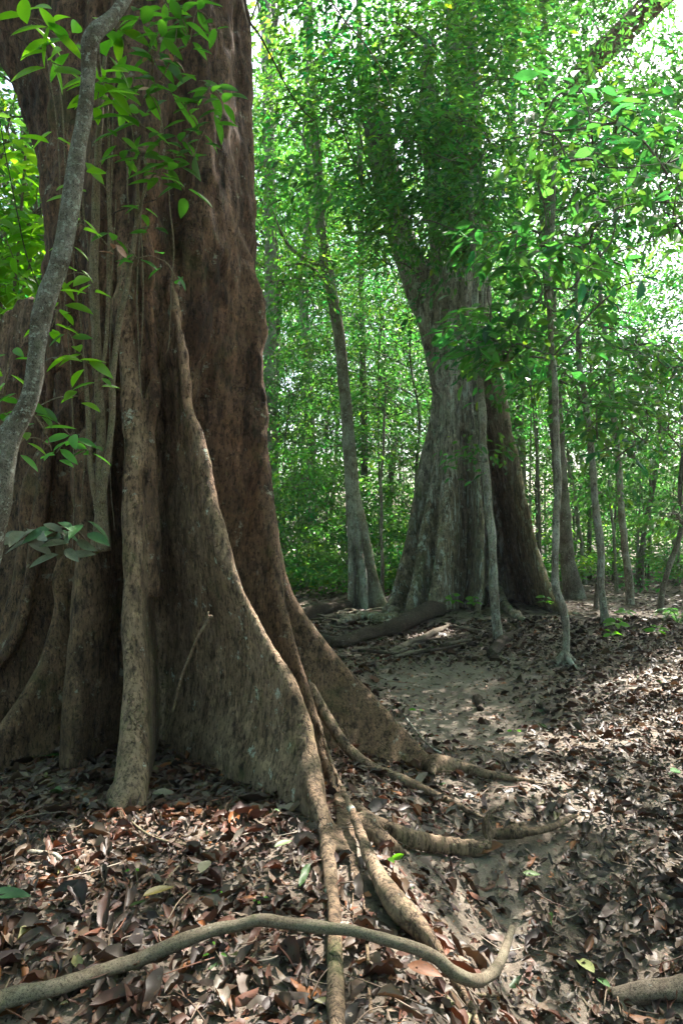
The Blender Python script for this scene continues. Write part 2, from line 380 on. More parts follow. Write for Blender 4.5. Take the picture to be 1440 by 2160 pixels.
def make_fin(ax, pts, wt, wb, pw=1.8, fade=0.9, seed=0):
    """pts: list of (px,py,depth) along the rim, top to foot"""
    p = np.array([P(*q) if len(q) == 3 else q for q in pts])
    top = p[0]; c = np.array([np.interp(top[2], ax[:, 2], ax[:, k]) for k in (0, 1)])
    zt = top[2] + fade; ctop = np.array([np.interp(zt, ax[:, 2], ax[:, k]) for k in (0, 1)])
    q0 = np.array([*(ctop + (top[:2] - c) * 0.45), zt])
    p = np.vstack([q0, p]); n = 60
    pr = resample(p, n); pr[:, 2] = np.minimum.accumulate(pr[:, 2] - np.arange(n) * 1e-4)
    w = np.interp(np.linspace(0, 1, n), np.linspace(0, 1, len(np.atleast_1d(wt))), np.atleast_1d(wt)) if np.ndim(wt) else np.full(n, wt)
    nz = fbm(np.stack([pr[:, 2] * 1.7, np.full(n, seed * 3.1), pr[:, 2] * 0], -1), seed, 2)
    pr[:, 0] += 0.03 * nz; w = w * (1 + 0.2 * np.roll(nz, 3))
    last = pr[-1].copy(); last[2] -= 0.6; last[:2] += (pr[-1] - pr[-2])[:2] * 2
    pr = np.vstack([pr, last]); w = np.r_[w, w[-1]]
    o = np.argsort(pr[:, 2]); return dict(kind='fin', z=pr[o, 2], x=pr[o, 0], y=pr[o, 1], wt=w[o], wb=wb, pw=pw, off=(0.0, 0.0))

def make_root(pts, rad, n=None):
    """pts: (px,py) on the ground, or (px,py,depth) in the air"""
    p = np.array([P(*q) if len(q) == 3 else G(*q) for q in pts]); r = np.interp(np.linspace(0, 1, len(p)), np.linspace(0, 1, len(rad)), rad)
    p[:, 2] += np.array([0 if len(q) == 3 else .55 for q in pts]) * r + np.array([0 if len(q) == 3 else .012 for q in pts])
    return dict(kind='tube', p=resample(np.c_[p, r], n or len(p) * 3))

def surface_nets(f, org, vox):
    ins = f < 0
    c = ins[:-1, :-1, :-1].astype(np.int8)
    for dx, dy, dz in [(1, 0, 0), (0, 1, 0), (0, 0, 1), (1, 1, 0), (1, 0, 1), (0, 1, 1), (1, 1, 1)]:
        c = c + ins[dx:f.shape[0] - 1 + dx, dy:f.shape[1] - 1 + dy, dz:f.shape[2] - 1 + dz]
    act = np.argwhere((c > 0) & (c < 8)); del c
    cor = [(0, 0, 0), (1, 0, 0), (0, 1, 0), (1, 1, 0), (0, 0, 1), (1, 0, 1), (0, 1, 1), (1, 1, 1)]
    fv = np.stack([f[act[:, 0] + a, act[:, 1] + b, act[:, 2] + d] for a, b, d in cor], 1)
    acc = np.zeros((len(act), 3)); cnt = np.zeros(len(act)); cor = np.array(cor, float)
    for a in range(8):
        for b in range(a + 1, 8):
            if np.abs(cor[a] - cor[b]).sum() != 1: continue
            m = (fv[:, a] < 0) != (fv[:, b] < 0); t = fv[m, a] / (fv[m, a] - fv[m, b])
            acc[m] += cor[a] + (cor[b] - cor[a]) * t[:, None]; cnt[m] += 1
    V = org + (act + acc / cnt[:, None]) * vox
    idx = np.full(np.array(f.shape) - 1, -1, np.int32); idx[act[:, 0], act[:, 1], act[:, 2]] = np.arange(len(act))
    Q = []
    for d in range(3):
        u, v = [(1, 2), (2, 0), (0, 1)][d]
        sl0 = [slice(None)] * 3; sl1 = [slice(None)] * 3; sl0[d] = slice(None, -1); sl1[d] = slice(1, None)
        for e in (u, v): sl0[e] = slice(1, -1); sl1[e] = slice(1, -1)
        a, b = ins[tuple(sl0)], ins[tuple(sl1)]; e = np.argwhere(a != b); s = a[e[:, 0], e[:, 1], e[:, 2]]
        e[:, u] += 1; e[:, v] += 1
        def cell(du, dv):
            q = e.copy(); q[:, u] -= du; q[:, v] -= dv; return idx[q[:, 0], q[:, 1], q[:, 2]]
        quad = np.stack([cell(1, 1), cell(0, 1), cell(0, 0), cell(1, 0)], 1)
        quad[~s] = quad[~s][:, ::-1]; Q.append(quad)
    Q = np.concatenate(Q); return V, Q[(Q >= 0).all(1)]

def vnormals(V, Q):
    n = np.cross(V[Q[:, 2]] - V[Q[:, 0]], V[Q[:, 3]] - V[Q[:, 1]]); N = np.zeros_like(V)
    for k in range(4):
        for c in range(3): N[:, c] += np.bincount(Q[:, k], n[:, c], len(V))
    return unit(N)

def smooth_mesh(V, Q, it=2, lam=0.5):
    for _ in range(it):
        S = np.zeros_like(V); C = np.zeros(len(V))
        for k in range(4):
            a, b = Q[:, k], Q[:, (k + 1) % 4]
            for c in range(3): S[:, c] += np.bincount(a, V[b, c], len(V)) + np.bincount(b, V[a, c], len(V))
            C += np.bincount(a, minlength=len(V)) + np.bincount(b, minlength=len(V))
        V = V + lam * (S / C[:, None] - V)
    return V

def buttress_tree(root, base, ax, r_trunk, furrows, prims, box, vox, mat, disp, names, k=0.10, kt=0.05, seed=1):
    """prims in order; trunk is part 0.  Meshes the union and hands every face to the part it belongs to."""
    lo, hi = np.array(box[0], float), np.array(box[1], float)
    nx, ny, nz = (np.ceil((hi - lo) / vox)).astype(int) + 1
    f = np.empty((nx, ny, nz), np.float32)
    gx = lo[0] + np.arange(nx) * vox; gy = lo[1] + np.arange(ny) * vox
    def trunk(X, Y, Z):
        cx = np.interp(Z, ax[:, 2], ax[:, 0]); c2 = np.interp(Z, ax[:, 2], ax[:, 1])
        th = np.arctan2(Y - c2, X - cx); r = np.interp(Z, r_trunk[0], r_trunk[1])
        for (t0, dep, wd, z0, z1) in furrows:
            da = (th - t0 - 0.08 * np.sin(Z * 1.3 + t0 * 5) + np.pi) % (2 * np.pi) - np.pi
            r = r + dep * np.exp(-(da / wd) ** 2) * sstep(z0, z0 + 0.6, Z) * (1 - sstep(z1 - 1.0, z1, Z))
        return np.hypot(X - cx, Y - c2) - r
    for a in range(0, nz, 16):
        b = min(nz, a + 16); gz = lo[2] + np.arange(a, b) * vox
        X, Y, Z = [q.astype(np.float32) for q in np.meshgrid(gx, gy, gz, indexing='ij')]
        d = trunk(X, Y, Z)
        for pr in prims:
            if pr['kind'] == 'fin':
                if gz[0] > pr['z'][-1]: continue
                e = fin_field(X, Y, np.minimum(Z, pr['z'][-1]), ax, pr); e = e + np.maximum(Z - pr['z'][-1], 0) * 1.5
                d = smin(d, e, pr.get('k', k))
            else:
                m = 0.25
                if gz[-1] < pr['p'][:, 2].min() - m or gz[0] > pr['p'][:, 2].max() + m: continue
                pl = pr['p'][:, :3].min(0) - m - pr['p'][:, 3].max(); ph = pr['p'][:, :3].max(0) + m + pr['p'][:, 3].max()
                i0, i1 = np.searchsorted(gx, [pl[0], ph[0]]); j0, j1 = np.searchsorted(gy, [pl[1], ph[1]])
                if i1 <= i0 or j1 <= j0: continue
                s = (slice(i0, i1), slice(j0, j1)); e = tube_field(X[s], Y[s], Z[s], pr)
                d[s] = smin(d[s], e, pr.get('k', kt))
        f[:, :, a:b] = d
    V, Q = surface_nets(f, lo, vox); del f
    V = smooth_mesh(V, Q, 2, 0.5); Nn = vnormals(V, Q)
    # who owns each face
    best = None; own = None; W = np.zeros(len(V)); TI = np.zeros((len(V), 3)); ds = []
    for n_ in range(len(prims) + 1):
        if n_ == 0: e = trunk(V[:, 0], V[:, 1], V[:, 2]) + 0.02
        else:
            pr = prims[n_ - 1]
            if pr['kind'] == 'fin': e = fin_field(V[:, 0], V[:, 1], np.minimum(V[:, 2], pr['z'][-1]), ax, pr) + np.maximum(V[:, 2] - pr['z'][-1], 0) * 2
            else: e = tube_field(V[:, 0], V[:, 1], V[:, 2], pr)
        wgt = np.exp(-np.clip(e, -.2, 1.5) / 0.035); W += wgt
        TI += wgt[:, None] * np.array(names[n_][2] if len(names[n_]) > 2 else (1.0, 1.0, 1.0))      # tint per part: bark tone, partly painted shade, blended where they meet
        ef = e[Q].mean(1)
        if best is None: best = ef; own = np.zeros(len(Q), int)
        else: m_ = ef < best; best = np.where(m_, ef, best); own[m_] = n_
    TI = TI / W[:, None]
    V = V + Nn * disp(V)[:, None]; Nn = vnormals(V, Q)
    out = []
    for k_, nm in enumerate(names):
        q = Q[own == k_]
        if len(q) < 20: continue
        u, inv = np.unique(q, return_inverse=True)
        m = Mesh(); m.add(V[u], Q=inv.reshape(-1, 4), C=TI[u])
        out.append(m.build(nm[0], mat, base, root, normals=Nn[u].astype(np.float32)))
        if nm[1]: out[-1]['label'] = nm[1]
    return out

# ---- leaf crown made of sprays
def crown_data(m, r, centres, dirs, nleaf, L, spread, tmpl=LT_FAR, wl=0.42, tint=None, droop=0.45, keep=None, ys=0.15, flat=0.45):
    """every centre carries a spray of leaves fanned out flat along dirs"""
    K = len(centres); N = K * nleaf
    c = np.repeat(centres, nleaf, 0); d = np.repeat(unit(dirs), nleaf, 0)
    side = unit(np.cross(d, [0, 0, 1.0]) + 1e-3)
    sp = np.repeat(np.broadcast_to(spread, K), nleaf)
    u = r.random(N) * 1.6 - 0.5; v = r.normal(0, 0.42, N) * (1.1 - 0.4 * u); wv = r.normal(0, 0.16, N) - 0.12 * u * u
    pos = c + (d * u[:, None] + side * v[:, None]) * sp[:, None]; pos[:, 2] += wv * sp
    # waviness of the layers
    pos[:, 2] += 0.25 * sp * noise3(pos * 1.5, 77)
    dv = d * 0.7 + side * (np.sign(v) * 0.8)[:, None] + r.normal(0, 0.45, (N, 3)); dv[:, 2] -= droop
    nr = np.tile([0, 0, 1.0], (N, 1)) + r.normal(0, flat, (N, 3))
    if keep is not None:
        kk = keep(pos); pos, dv, nr = pos[kk], dv[kk], nr[kk]; N = len(pos)
        tidx = np.repeat(np.arange(K), nleaf)[kk]
    else: tidx = np.repeat(np.arange(K), nleaf)
    tt = tints(r, N, yellow=ys)
    if tint is not None: tt = tt * tint
    hue = r.normal(0, 1, K)[:, None] * np.array([.30, .05, -.10]) + 1
    tt = tt * np.clip((0.55 + 0.9 * r.random(K))[:, None] * hue, .2, 3)[tidx]
    old = r.random(N) < .015; tt[old] = tt[old] * [2.6, 1.5, .5]
    ll = L * (0.6 + 0.7 * r.random(N))
    add_leaves(m, pos, dv, nr, ll, ll * wl * (0.8 + 0.4 * r.random(N)), tmpl, tt)
    return pos

# ================================================================== the great tree on the left
TC = np.array([-1.35, 4.9])
ax1 = np.array([[-1.35, 4.9, -1.0], [-1.35, 4.9, 3.0], [-1.40, 4.95, 5.0], [-1.46, 5.0, 7.6]])
root1 = thing('buttress_tree', (-1.35, 4.9, 0.2), 'colossal brown buttressed tree filling the left side, a a thick liana before it', 'tree')
fins1, names1 = [], [('trunk', None, (.56, .50, .46))]  # low tints mix dark bark with painted shade of core and left flank
def fin1(pts, wt, wb, pw=1.8, fade=0.9, nm='buttress', label=None, k=None, tn=(1.0, 1.0, 1.0)):
    f = make_fin(ax1, pts, wt, wb, pw, fade, len(fins1) + 3)
    if k: f['k'] = k
    fins1.append(f); names1.append((nm, label, tn))
def rt1(pts, rad, label=None, k=0.05):
    f = make_root(pts, rad); f['k'] = k; fins1.append(f); names1.append(('surface_root', label))
# broad middle buttress, its rim running down to the right
fin1([(374, 700, 4.15), (393, 850, 4.10), (428, 960, 4.05), (458, 1100, 3.96), (498, 1220, 3.86), (556, 1340, 3.74), (598, 1420, 3.65), (630, 1500, 3.55), (650, 1600, 3.42), (664, 1672, 3.30)],
     [0.025, 0.03, 0.035, 0.04, 0.04, 0.05], 0.20, 1.6, tn=(1.22, 1.2, 1.17), label='broad tan-grey buttress with the long rim slanting right')
# narrow column facing the viewer
fin1([(268, 640, 4.17), (272, 760, 4.12), (278, 900, 4.02), (284, 1050, 3.94), (285, 1200, 3.86), (284, 1350, 3.76), (284, 1500, 3.62), (282, 1600, 3.50), (272, 1700, 3.36)],
     [0.03, 0.045, 0.055, 0.055, 0.05, 0.045, 0.05, 0.07, 0.085], 0.07, 1.0, fade=1.3, tn=(1.15, 1.13, 1.1), label='narrow column-like buttress facing the viewer', k=0.07)
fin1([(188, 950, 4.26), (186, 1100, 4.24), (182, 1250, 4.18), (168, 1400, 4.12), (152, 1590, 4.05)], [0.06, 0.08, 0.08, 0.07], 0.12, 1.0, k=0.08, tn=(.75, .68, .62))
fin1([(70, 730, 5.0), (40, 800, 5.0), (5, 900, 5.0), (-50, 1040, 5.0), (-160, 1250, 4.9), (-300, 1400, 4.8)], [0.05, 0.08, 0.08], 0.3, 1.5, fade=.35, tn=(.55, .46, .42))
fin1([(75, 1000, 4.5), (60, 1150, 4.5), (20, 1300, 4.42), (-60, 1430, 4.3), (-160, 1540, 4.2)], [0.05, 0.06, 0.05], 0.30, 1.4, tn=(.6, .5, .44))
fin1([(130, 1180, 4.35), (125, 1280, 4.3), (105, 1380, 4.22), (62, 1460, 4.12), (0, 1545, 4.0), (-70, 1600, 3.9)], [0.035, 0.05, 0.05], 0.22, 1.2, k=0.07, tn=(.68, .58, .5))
# right-hand column
fin1([(545, 620, 4.75), (547, 760, 4.66), (547, 880, 4.6), (548, 980, 4.55), (560, 1080, 4.48), (578, 1180, 4.4), (597, 1280, 4.32), (622, 1380, 4.22), (650, 1470, 4.12), (676, 1560, 3.98), (694, 1640, 3.86)],
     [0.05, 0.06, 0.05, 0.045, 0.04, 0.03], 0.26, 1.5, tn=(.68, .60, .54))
fin1([(560, 1060, 5.0), (580, 1160, 4.95), (604, 1240, 4.9), (645, 1320, 4.84), (705, 1400, 4.76), (770, 1465, 4.66), (835, 1535, 4.52), (890, 1592, 4.38), (935, 1622, 4.28)],
     [0.05, 0.05, 0.045, 0.035], 0.34, 1.4, tn=(.74, .66, .6), label='low dark buttress spreading right to the path')
fin1([(-200, 900, 6.4), (-400, 1150, 7.0)], [0.07, 0.06], 0.3)
# roots over the ground
rt1([(650, 1610, 3.43), (668, 1690, 3.2), (686, 1765), (694, 1850), (704, 1940), (706, 2030), (708, 2110), (712, 2240)], [0.05, 0.045, 0.034, 0.03, 0.027, 0.03, 0.028], 'long slim root running straight to the bottom edge')
rt1([(652, 1450, 4.36), (690, 1515, 4.28), (735, 1580, 4.16), (790, 1622, 4.08), (850, 1655), (930, 1692), (1000, 1724), (1040, 1742)], [0.035, 0.038, 0.034, 0.026, 0.010])
rt1([(920, 1610, 4.3), (965, 1628), (1010, 1640), (1060, 1648), (1120, 1655), (1180, 1668)], [0.06, 0.045, 0.03, 0.02, 0.008])
rt1([(905, 1610, 4.3), (915, 1640), (925, 1668)], [0.04, 0.02, 0.01])
for dz in (0.0, 0.03, 0.055):    # deep root standing like a low wall
    q = [G(748, 1690, 0.04), G(796, 1727, 0.07), G(880, 1758, 0.09), G(960, 1772, 0.09), G(1034, 1778, 0.07)]
    f = dict(kind='tube', p=resample(np.c_[np.array(q) + [0, 0, dz - 0.06], [0.018, 0.022, 0.021, 0.019, 0.014]], 16), k=0.015); fins1.append(f); names1.append(('surface_root', None))
wall_ids = [len(names1) - 3, len(names1) - 2, len(names1) - 1]
def gl(px, py, l): return np.array(G(px, py, l))
def rt3(q, rad, label=None, k=0.03):
    q = np.array(q); r = np.interp(np.linspace(0, 1, len(q)), np.linspace(0, 1, len(rad)), rad)
    fins1.append(dict(kind='tube', p=resample(np.c_[q, r], len(q) * 4), k=k)); names1.append(('surface_root', label))
rt3([gl(1030, 1762, .07), gl(1024, 1735, .15), gl(1036, 1712, .17), gl(1062, 1704, .15)], [0.03, 0.024, 0.018, 0.012])
rt3([gl(1034, 1758, .07), gl(1068, 1748, .10), gl(1100, 1737, .09), gl(1126, 1730, .07)], [0.022, 0.018, 0.014, 0.006])
rt3([gl(1050, 1765, .05), gl(1110, 1757, .07), gl(1160, 1745, .07), (gl(1200, 1726, .06)), gl(1226, 1716, .0)], [0.02, 0.026, 0.022, 0.012])
# pale sunlit root with a broad flat middle
rt3([P(672, 1520, 4.02), P(690, 1585, 3.80), gl(716, 1650, .10), gl(742, 1712, .09), gl(770, 1785, .08), gl(800, 1850, .08), gl(838, 1910, .07), gl(888, 1962, .07), gl(928, 2015, .05), gl(955, 2065, .045), gl(985, 2110, .04), gl(1020, 2200, .03)],
    [0.020, 0.019, 0.020, 0.024, 0.027, 0.038, 0.045, 0.036, 0.025, 0.020, 0.020, 0.018], 'pale root with a broad flat sunlit stretch')
rt3([gl(806, 1850, .02), gl(842, 1915, .025), gl(886, 1968, .025), gl(920, 2012, .02)], [0.03, 0.05, 0.04, 0.02])
names1[-1] = ('surface_root', None)
rt1([(738, 1690), (745, 1760), (756, 1850), (768, 1930), (776, 2030), (780, 2110), (786, 2220)], [0.012, 0.015, 0.013, 0.014, 0.012], k=.02)
rt1([(716, 1640, 3.6), (728, 1700), (734, 1790), (742, 1900), (750, 2000)], [0.012, 0.012, 0.012, 0.008], k=.02)
rt1([(690, 1600, 3.9), (700, 1650), (712, 1720), (720, 1800)], [0.03, 0.02, 0.016])
rt1([(240, 1690), (252, 1722), (268, 1748)], [0.04, 0.022, 0.012])
rt3([gl(760, 1735, .02), gl(806, 1772, .04), gl(862, 1806, .0)], [0.05, 0.04, 0.015])
# second stem leaving the trunk high on the left
fins1.append(dict(kind='tube', p=resample(np.array([[*P(225, 440, 5.1), .26], [*P(188, 330, 5.1), .31], [*P(142, 210, 5.1), .33], [*P(95, 100, 5.1), .34], [*P(40, -20, 5.1), .36], [*P(-40, -190, 5.2), .38], [*P(-130, -350, 5.3), .40]]), 14), k=0.25)); names1.append(('side_stem', None, (.45, .42, .42)))
# strangler strands lying on the bark
for pts, rr in (([(300, 330, 4.2), (310, 600, 4.12), (325, 800, 4.1), (322, 1000, 4.06), (330, 1250, 4.0)], [.03, .035, .03, .02]),
                ([(110, 760, 4.45), (95, 1000, 4.4), (70, 1200, 4.35), (30, 1350, 4.3), (-40, 1440, 4.2)], [.03, .04, .04, .03])):
    p = np.array([P(*q) for q in pts]); r = np.interp(np.linspace(0, 1, len(p)), np.linspace(0, 1, len(rr)), rr)
    fins1.append(dict(kind='tube', p=resample(np.c_[p, r], 18), k=0.10)); names1.append(('trunk_rib', None, (.6, .5, .45)))

def disp1(V):
    s = np.array([1, 1, 0.16]); t = np.array([1, 1, 0.5])
    up = sstep(1.2, 3.0, V[:, 2])
    d = (0.026 - 0.012 * up) * fbm(V * s * 5.0, 21, 3) + 0.020 * fbm(V * t * 13, 31, 2) * (0.45 + 1.3 * up) + 0.018 * fbm(V * 1.8, 41, 2)
    d += -0.012 * up * np.clip(1 - np.abs(fbm(V * s * 8.0, 51, 2)) * 5, 0, 1)
    return d * (0.22 + 0.78 * sstep(0.2, 1.1, V[:, 2]))
furrow1 = [(R(-68), -0.26, 0.26, -1.0, 3.0), (R(-108), -0.22, 0.2, -1.0, 2.8), (R(-61), -0.16, 0.13, 1.8, 9.0), (R(-95), -0.14, 0.12, 1.0, 9.0), (R(-120), -0.12, 0.14, 0.8, 9.0), (R(-40), -0.10, 0.10, 0.4, 3.6),
           (R(-10), -0.08, 0.18, 0, 9), (R(-150), -0.1, 0.2, 0, 9), (R(60), -0.1, 0.2, 0, 9), (R(130), -0.1, 0.2, 0, 9)]
rtr = ([-1, 0.3, 1.2, 2.0, 2.8, 3.4, 5.5, 7.6], [0.40, 0.40, 0.46, 0.58, 0.71, 0.76, 0.72, 0.66])
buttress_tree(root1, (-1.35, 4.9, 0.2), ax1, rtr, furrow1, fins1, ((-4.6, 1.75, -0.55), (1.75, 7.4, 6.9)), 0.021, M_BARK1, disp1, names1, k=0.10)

# upper trunk, limbs and the high crown that shades the ground
def limb_tubes(m, r, start, ends, r0, sides=6, sag=0.15, tint=None):
    for e in ends:
        e = np.asarray(e); d = e - start; L = np.linalg.norm(d)
        m1 = start + d * 0.35 + r.normal(0, 0.06, 3) * L + [0, 0, sag * L * 0.4]; m2 = start + d * 0.7 + r.normal(0, 0.06, 3) * L + [0, 0, sag * L * 0.35]
        V, T, Q = tube_data([start, m1, m2, e], [r0, r0 * .7, r0 * .45, r0 * .15], sides, 10, 0.15, 3); m.add(V, T, Q)

SPOTS = [(1395, 1440, .42), (1330, 1560, .28), (1440, 1540, .35), (1160, 1570, .20), (20, 1735, .17), (150, 1790, .24), (845, 1915, .24), (790, 1800, .07), (1060, 2030, .07), (1130, 1660, .18), (960, 1665, .14), (300, 1370, .05),
         (470, 1745, .15), (320, 1740, .14), (80, 1860, .15), (30, 1760, .12), (900, 1340, .3), (1180, 1240, .8), (1330, 1225, .8), (1420, 1350, .5), (1240, 1720, .12), (620, 1290, .4), (700, 1270, .6), (560, 1880, .07)]
spot_pts = np.array([G(a, b) for a, b, _ in SPOTS]); spot_r = np.array([c for *_, c in SPOTS])
def off_sunbeam(pos):
    k = np.ones(len(pos), bool)
    for s, rr in zip(spot_pts, spot_r):
        d = pos - s; t = d @ SUN_DIR; q = np.linalg.norm(d - t[:, None] * SUN_DIR, axis=1)
        k &= ~((q < rr + 0.05) & (t > 0.5))
    return k

def open_air(pos):
    px = 720 + F * pos[:, 0] / np.maximum(pos[:, 1], .5); py = HOR - F * (pos[:, 2] - CAM_Z) / np.maximum(pos[:, 1], .5)
    e = ((px - 1395) / 95) ** 2 + ((py - 645) / 62) ** 2 + .3 * noise3(pos * 1.6, 88)
    return off_sunbeam(pos) & ~((e < 1) & (pos[:, 1] > 2))
r = rng_(11)
m = Mesh(); V, T, Q = tube_data([(-1.46, 5.0, 6.6), (-1.6, 5.1, 9.5), (-1.5, 5.0, 13.5)], [0.70, 0.6, 0.42], 28, 24, 0.12, 5); m.add(V, T, Q)
n = 230; a = r.random(n) * 2 * np.pi; q = np.sqrt(r.random(n)) * 8.5
cc = np.stack([-0.6 + q * np.cos(a), 4.5 + q * np.sin(a) * 1.0, 12.5 + r.random(n) * 4.5 + 1.5 * (1 - (q / 8.5) ** 2)], -1)
limb_tubes(m, r, np.array([-1.5, 5.0, 11.8]), cc[:16], 0.2)
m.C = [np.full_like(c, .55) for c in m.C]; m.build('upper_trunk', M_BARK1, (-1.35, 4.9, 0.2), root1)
m = Mesh(); crown_data(m, r, cc, unit(cc - [-1.5, 5, 13]) * [1, 1, .3], 95, 0.24, 1.25, keep=off_sunbeam)
m.build('crown', M_LEAF, (-1.35, 4.9, 0.2), root1, smooth=False)

# ================================================================== the second buttressed tree
D2 = 12.7
ax2 = np.array([[2.32, 12.75, -1.0], [2.30, 12.75, 2.0], [2.25, 12.75, 5.2], [2.30, 12.8, 9.0]])
base2 = (2.32, 12.75, 0.08)
root2 = thing('buttress_tree', base2, 'big grey lichen-spotted buttressed tree standing beyond the path with tent-like fins', 'tree')
fins2, names2 = [], [('trunk', None, (.8, .78, .78))]
def fin2(pts, wt, wb, pw=1.5, fade=1.2, k=None, label=None, off=(0.0, 0.0), tn=(1.0, 1.0, 1.0)):
    f = make_fin(ax2, pts, wt, wb, pw, fade, len(fins2) + 23)
    if k: f['k'] = k
    f['off'] = off
    fins2.append(f); names2.append(('buttress', label, tn))
fin2([(922, 830, 12.75), (905, 930, 12.7), (888, 1010, 12.6), (869, 1105, 12.45), (848, 1195, 12.25), (832, 1255, 12.0), (812, 1315, 11.7)], [.08, .09, .08, .08], .30, 1.3, label='leftmost mossy buttress')
fin2([(930, 900, 12.45), (915, 1010, 12.25), (898, 1110, 12.05), (880, 1200, 11.8), (862, 1285, 11.5)], [.06, .08, .08, .07], .35, 1.2, k=.14)
fin2([(945, 760, 12.35), (946, 900, 12.2), (942, 1020, 12.0), (935, 1130, 11.8), (922, 1230, 11.55), (905, 1295, 11.3)], [.11, .13, .12, .08], .28, 1.1, k=.14)
fin2([(990, 840, 12.15), (1002, 950, 11.98), (1012, 1060, 11.8), (1017, 1160, 11.65), (1014, 1240, 11.5), (1008, 1300, 11.35)], [.05, .05, .05, .04], .08, 1.4, k=.05, off=(-.15, 0))
fin2([(1035, 700, 12.3), (1052, 790, 12.25), (1072, 890, 12.15), (1094, 990, 12.0), (1112, 1070, 11.8), (1128, 1150, 11.55), (1148, 1220, 11.25), (1175, 1272, 11.0), (1205, 1304, 10.8)], [.05, .05, .05, .05], .08, 1.5, fade=1.8, k=.05, off=([1.2, 1.15, .88, .62, .36, .15], [1.5, 1.45, 1.25, 1.0, .45, .1]), tn=(1.45, 1.25, 1.05), label='tall right buttress with a reddish rim')
fin2([(1042, 820, 13.2), (1058, 920, 13.6), (1080, 1020, 14.0), (1106, 1100, 14.3), (1130, 1165, 14.4), (1148, 1220, 14.4), (1160, 1275, 14.4)], [.06, .06, .05], .12)
def rt2(pts, rad, k=0.08, lift=0.0, label=None):
    q = np.array([x if isinstance(x, np.ndarray) else gl(x[0], x[1], lift) for x in pts]); rr = np.interp(np.linspace(0, 1, len(q)), np.linspace(0, 1, len(rad)), rad)
    fins2.append(dict(kind='tube', p=resample(np.c_[q, rr], len(q) * 4), k=k)); names2.append(('surface_root', label))
rt2([P(1040, 1235, 12.5), P(1062, 1275, 11.9), (1095, 1304), (1128, 1319), (1170, 1328), (1215, 1332), (1255, 1340)], [.14, .09, .06, .04, .02], lift=.03)
rt2([(1180, 1290), (1215, 1298), (1250, 1300)], [.10, .05, .02])
rt2([(830, 1305), (800, 1308), (765, 1300), (720, 1312), (680, 1322)], [.13, .10, .07, .04], lift=.05)
rt2([(822, 1315), (780, 1330), (730, 1330), (690, 1345)], [.09, .06, .04, .03], lift=.04)
rt2([(835, 1290), (800, 1283), (760, 1290), (710, 1296)], [.09, .05, .04, .03], lift=.04)
r = rng_(66)
for k_ in range(14):
    x0, y0 = 700 + 130 * r.random(), 1288 + 50 * r.random(); dx, dy = -(20 + 60 * r.random()), r.normal(0, 12)
    rt2([(x0 + 30, y0 - dy * .3), (x0, y0), (x0 + dx * .5, y0 + dy), (x0 + dx, y0 + dy * .6 + 6)], [.035, .04, .03, .012], k=.03, lift=.03 + .08 * r.random())
def air2(pts, rr, nm='trunk_stem', k=0.25):
    p = np.array([P(*q) for q in pts]); r_ = np.interp(np.linspace(0, 1, len(p)), np.linspace(0, 1, len(rr)), rr)
    fins2.append(dict(kind='tube', p=resample(np.c_[p, r_], 16), k=k)); names2.append((nm, None))
air2([(935, 800, 12.5), (915, 700, 12.5), (885, 610, 12.5), (855, 530, 12.5), (825, 430, 12.5), (800, 300, 12.5)], [.25, .28, .26, .26, .3])
air2([(960, 780, 12.4), (955, 680, 12.4), (940, 580, 12.4), (925, 470, 12.4), (920, 330, 12.4)], [.2, .22, .2])
air2([(1005, 760, 12.5), (1010, 650, 12.5), (1005, 550, 12.5), (1000, 400, 12.5), (1000, 300, 12.5)], [.22, .24, .2], k=0.1)
air2([(985, 900, 12.25), (975, 800, 12.3), (970, 690, 12.3), (975, 560, 12.3), (965, 400, 12.3)], [.10, .14, .16, .15], k=0.08)
for j, (x0, x1, x2) in enumerate(((950, 905, 870), (958, 925, 900), (942, 893, 858), (968, 945, 925))):
    air2([(x0, 800, 12.25), (x1, 640, 12.25), (x2, 520, 12.25), (x2 - 15, 420, 12.3)], [.03, .045, .035], 'hanging_strand', 0.03)
def disp2(V):
    s = np.array([1, 1, 0.10])
    return 0.030 * fbm(V * s * 5, 61, 3) + 0.035 * fbm(V * np.array([1, 1, .35]) * 1.4, 71, 2) - 0.016 * np.clip(1 - np.abs(fbm(V * s * 6.0, 81, 2)) * 5, 0, 1)
furrow2 = [(R(-100), -0.1, 0.15, 1.5, 12), (R(-65), -0.14, 0.14, 1.5, 12), (R(-20), -0.1, 0.2, 0, 12), (R(180), -.1, .2, 0, 12), (R(90), -.1, .2, 0, 12)]
rtr2 = ([-1, 1.0, 2.5, 4.0, 6.2, 9], [0.26, 0.27, 0.31, 0.38, 0.46, 0.45])
buttress_tree(root2, base2, ax2, rtr2, furrow2, fins2, ((-0.9, 10.2, -0.4), (5.2, 15.3, 7.6)), 0.04, M_BARK2, disp2, names2, k=0.09, kt=0.06)
r = rng_(12)
m = Mesh()
for tp, tr in (([(2.28, 12.78, 7.0), (2.3, 12.8, 10), (2.2, 13, 15)], [0.42, 0.32, 0.22]), ([P(826, 440, 12.5), P(806, 330, 12.5), P(780, 200, 12.8), P(760, 100, 13.2)], [.27, .26, .22, .1]),
               ([P(922, 440, 12.4), P(915, 330, 12.4), P(905, 200, 12.8), P(900, 100, 13.2)], [.2, .2, .17, .08])):
    V, T, Q = tube_data(tp, tr, 20, 24, 0.15, 8); m.add(V, T, Q)
n = 85; a = r.random(n) * 2 * np.pi; q = np.sqrt(r.random(n)) * 7.0
cc = np.stack([2.6 + q * np.cos(a), 14.2 + q * np.sin(a), 12.0 + r.random(n) * 6 + 1.5 * (1 - (q / 7) ** 2)], -1)
limb_tubes(m, r, np.array([2.2, 13.0, 12.5]), cc[:16], 0.17)
m.build('upper_trunk', M_BARK3, base2, root2)
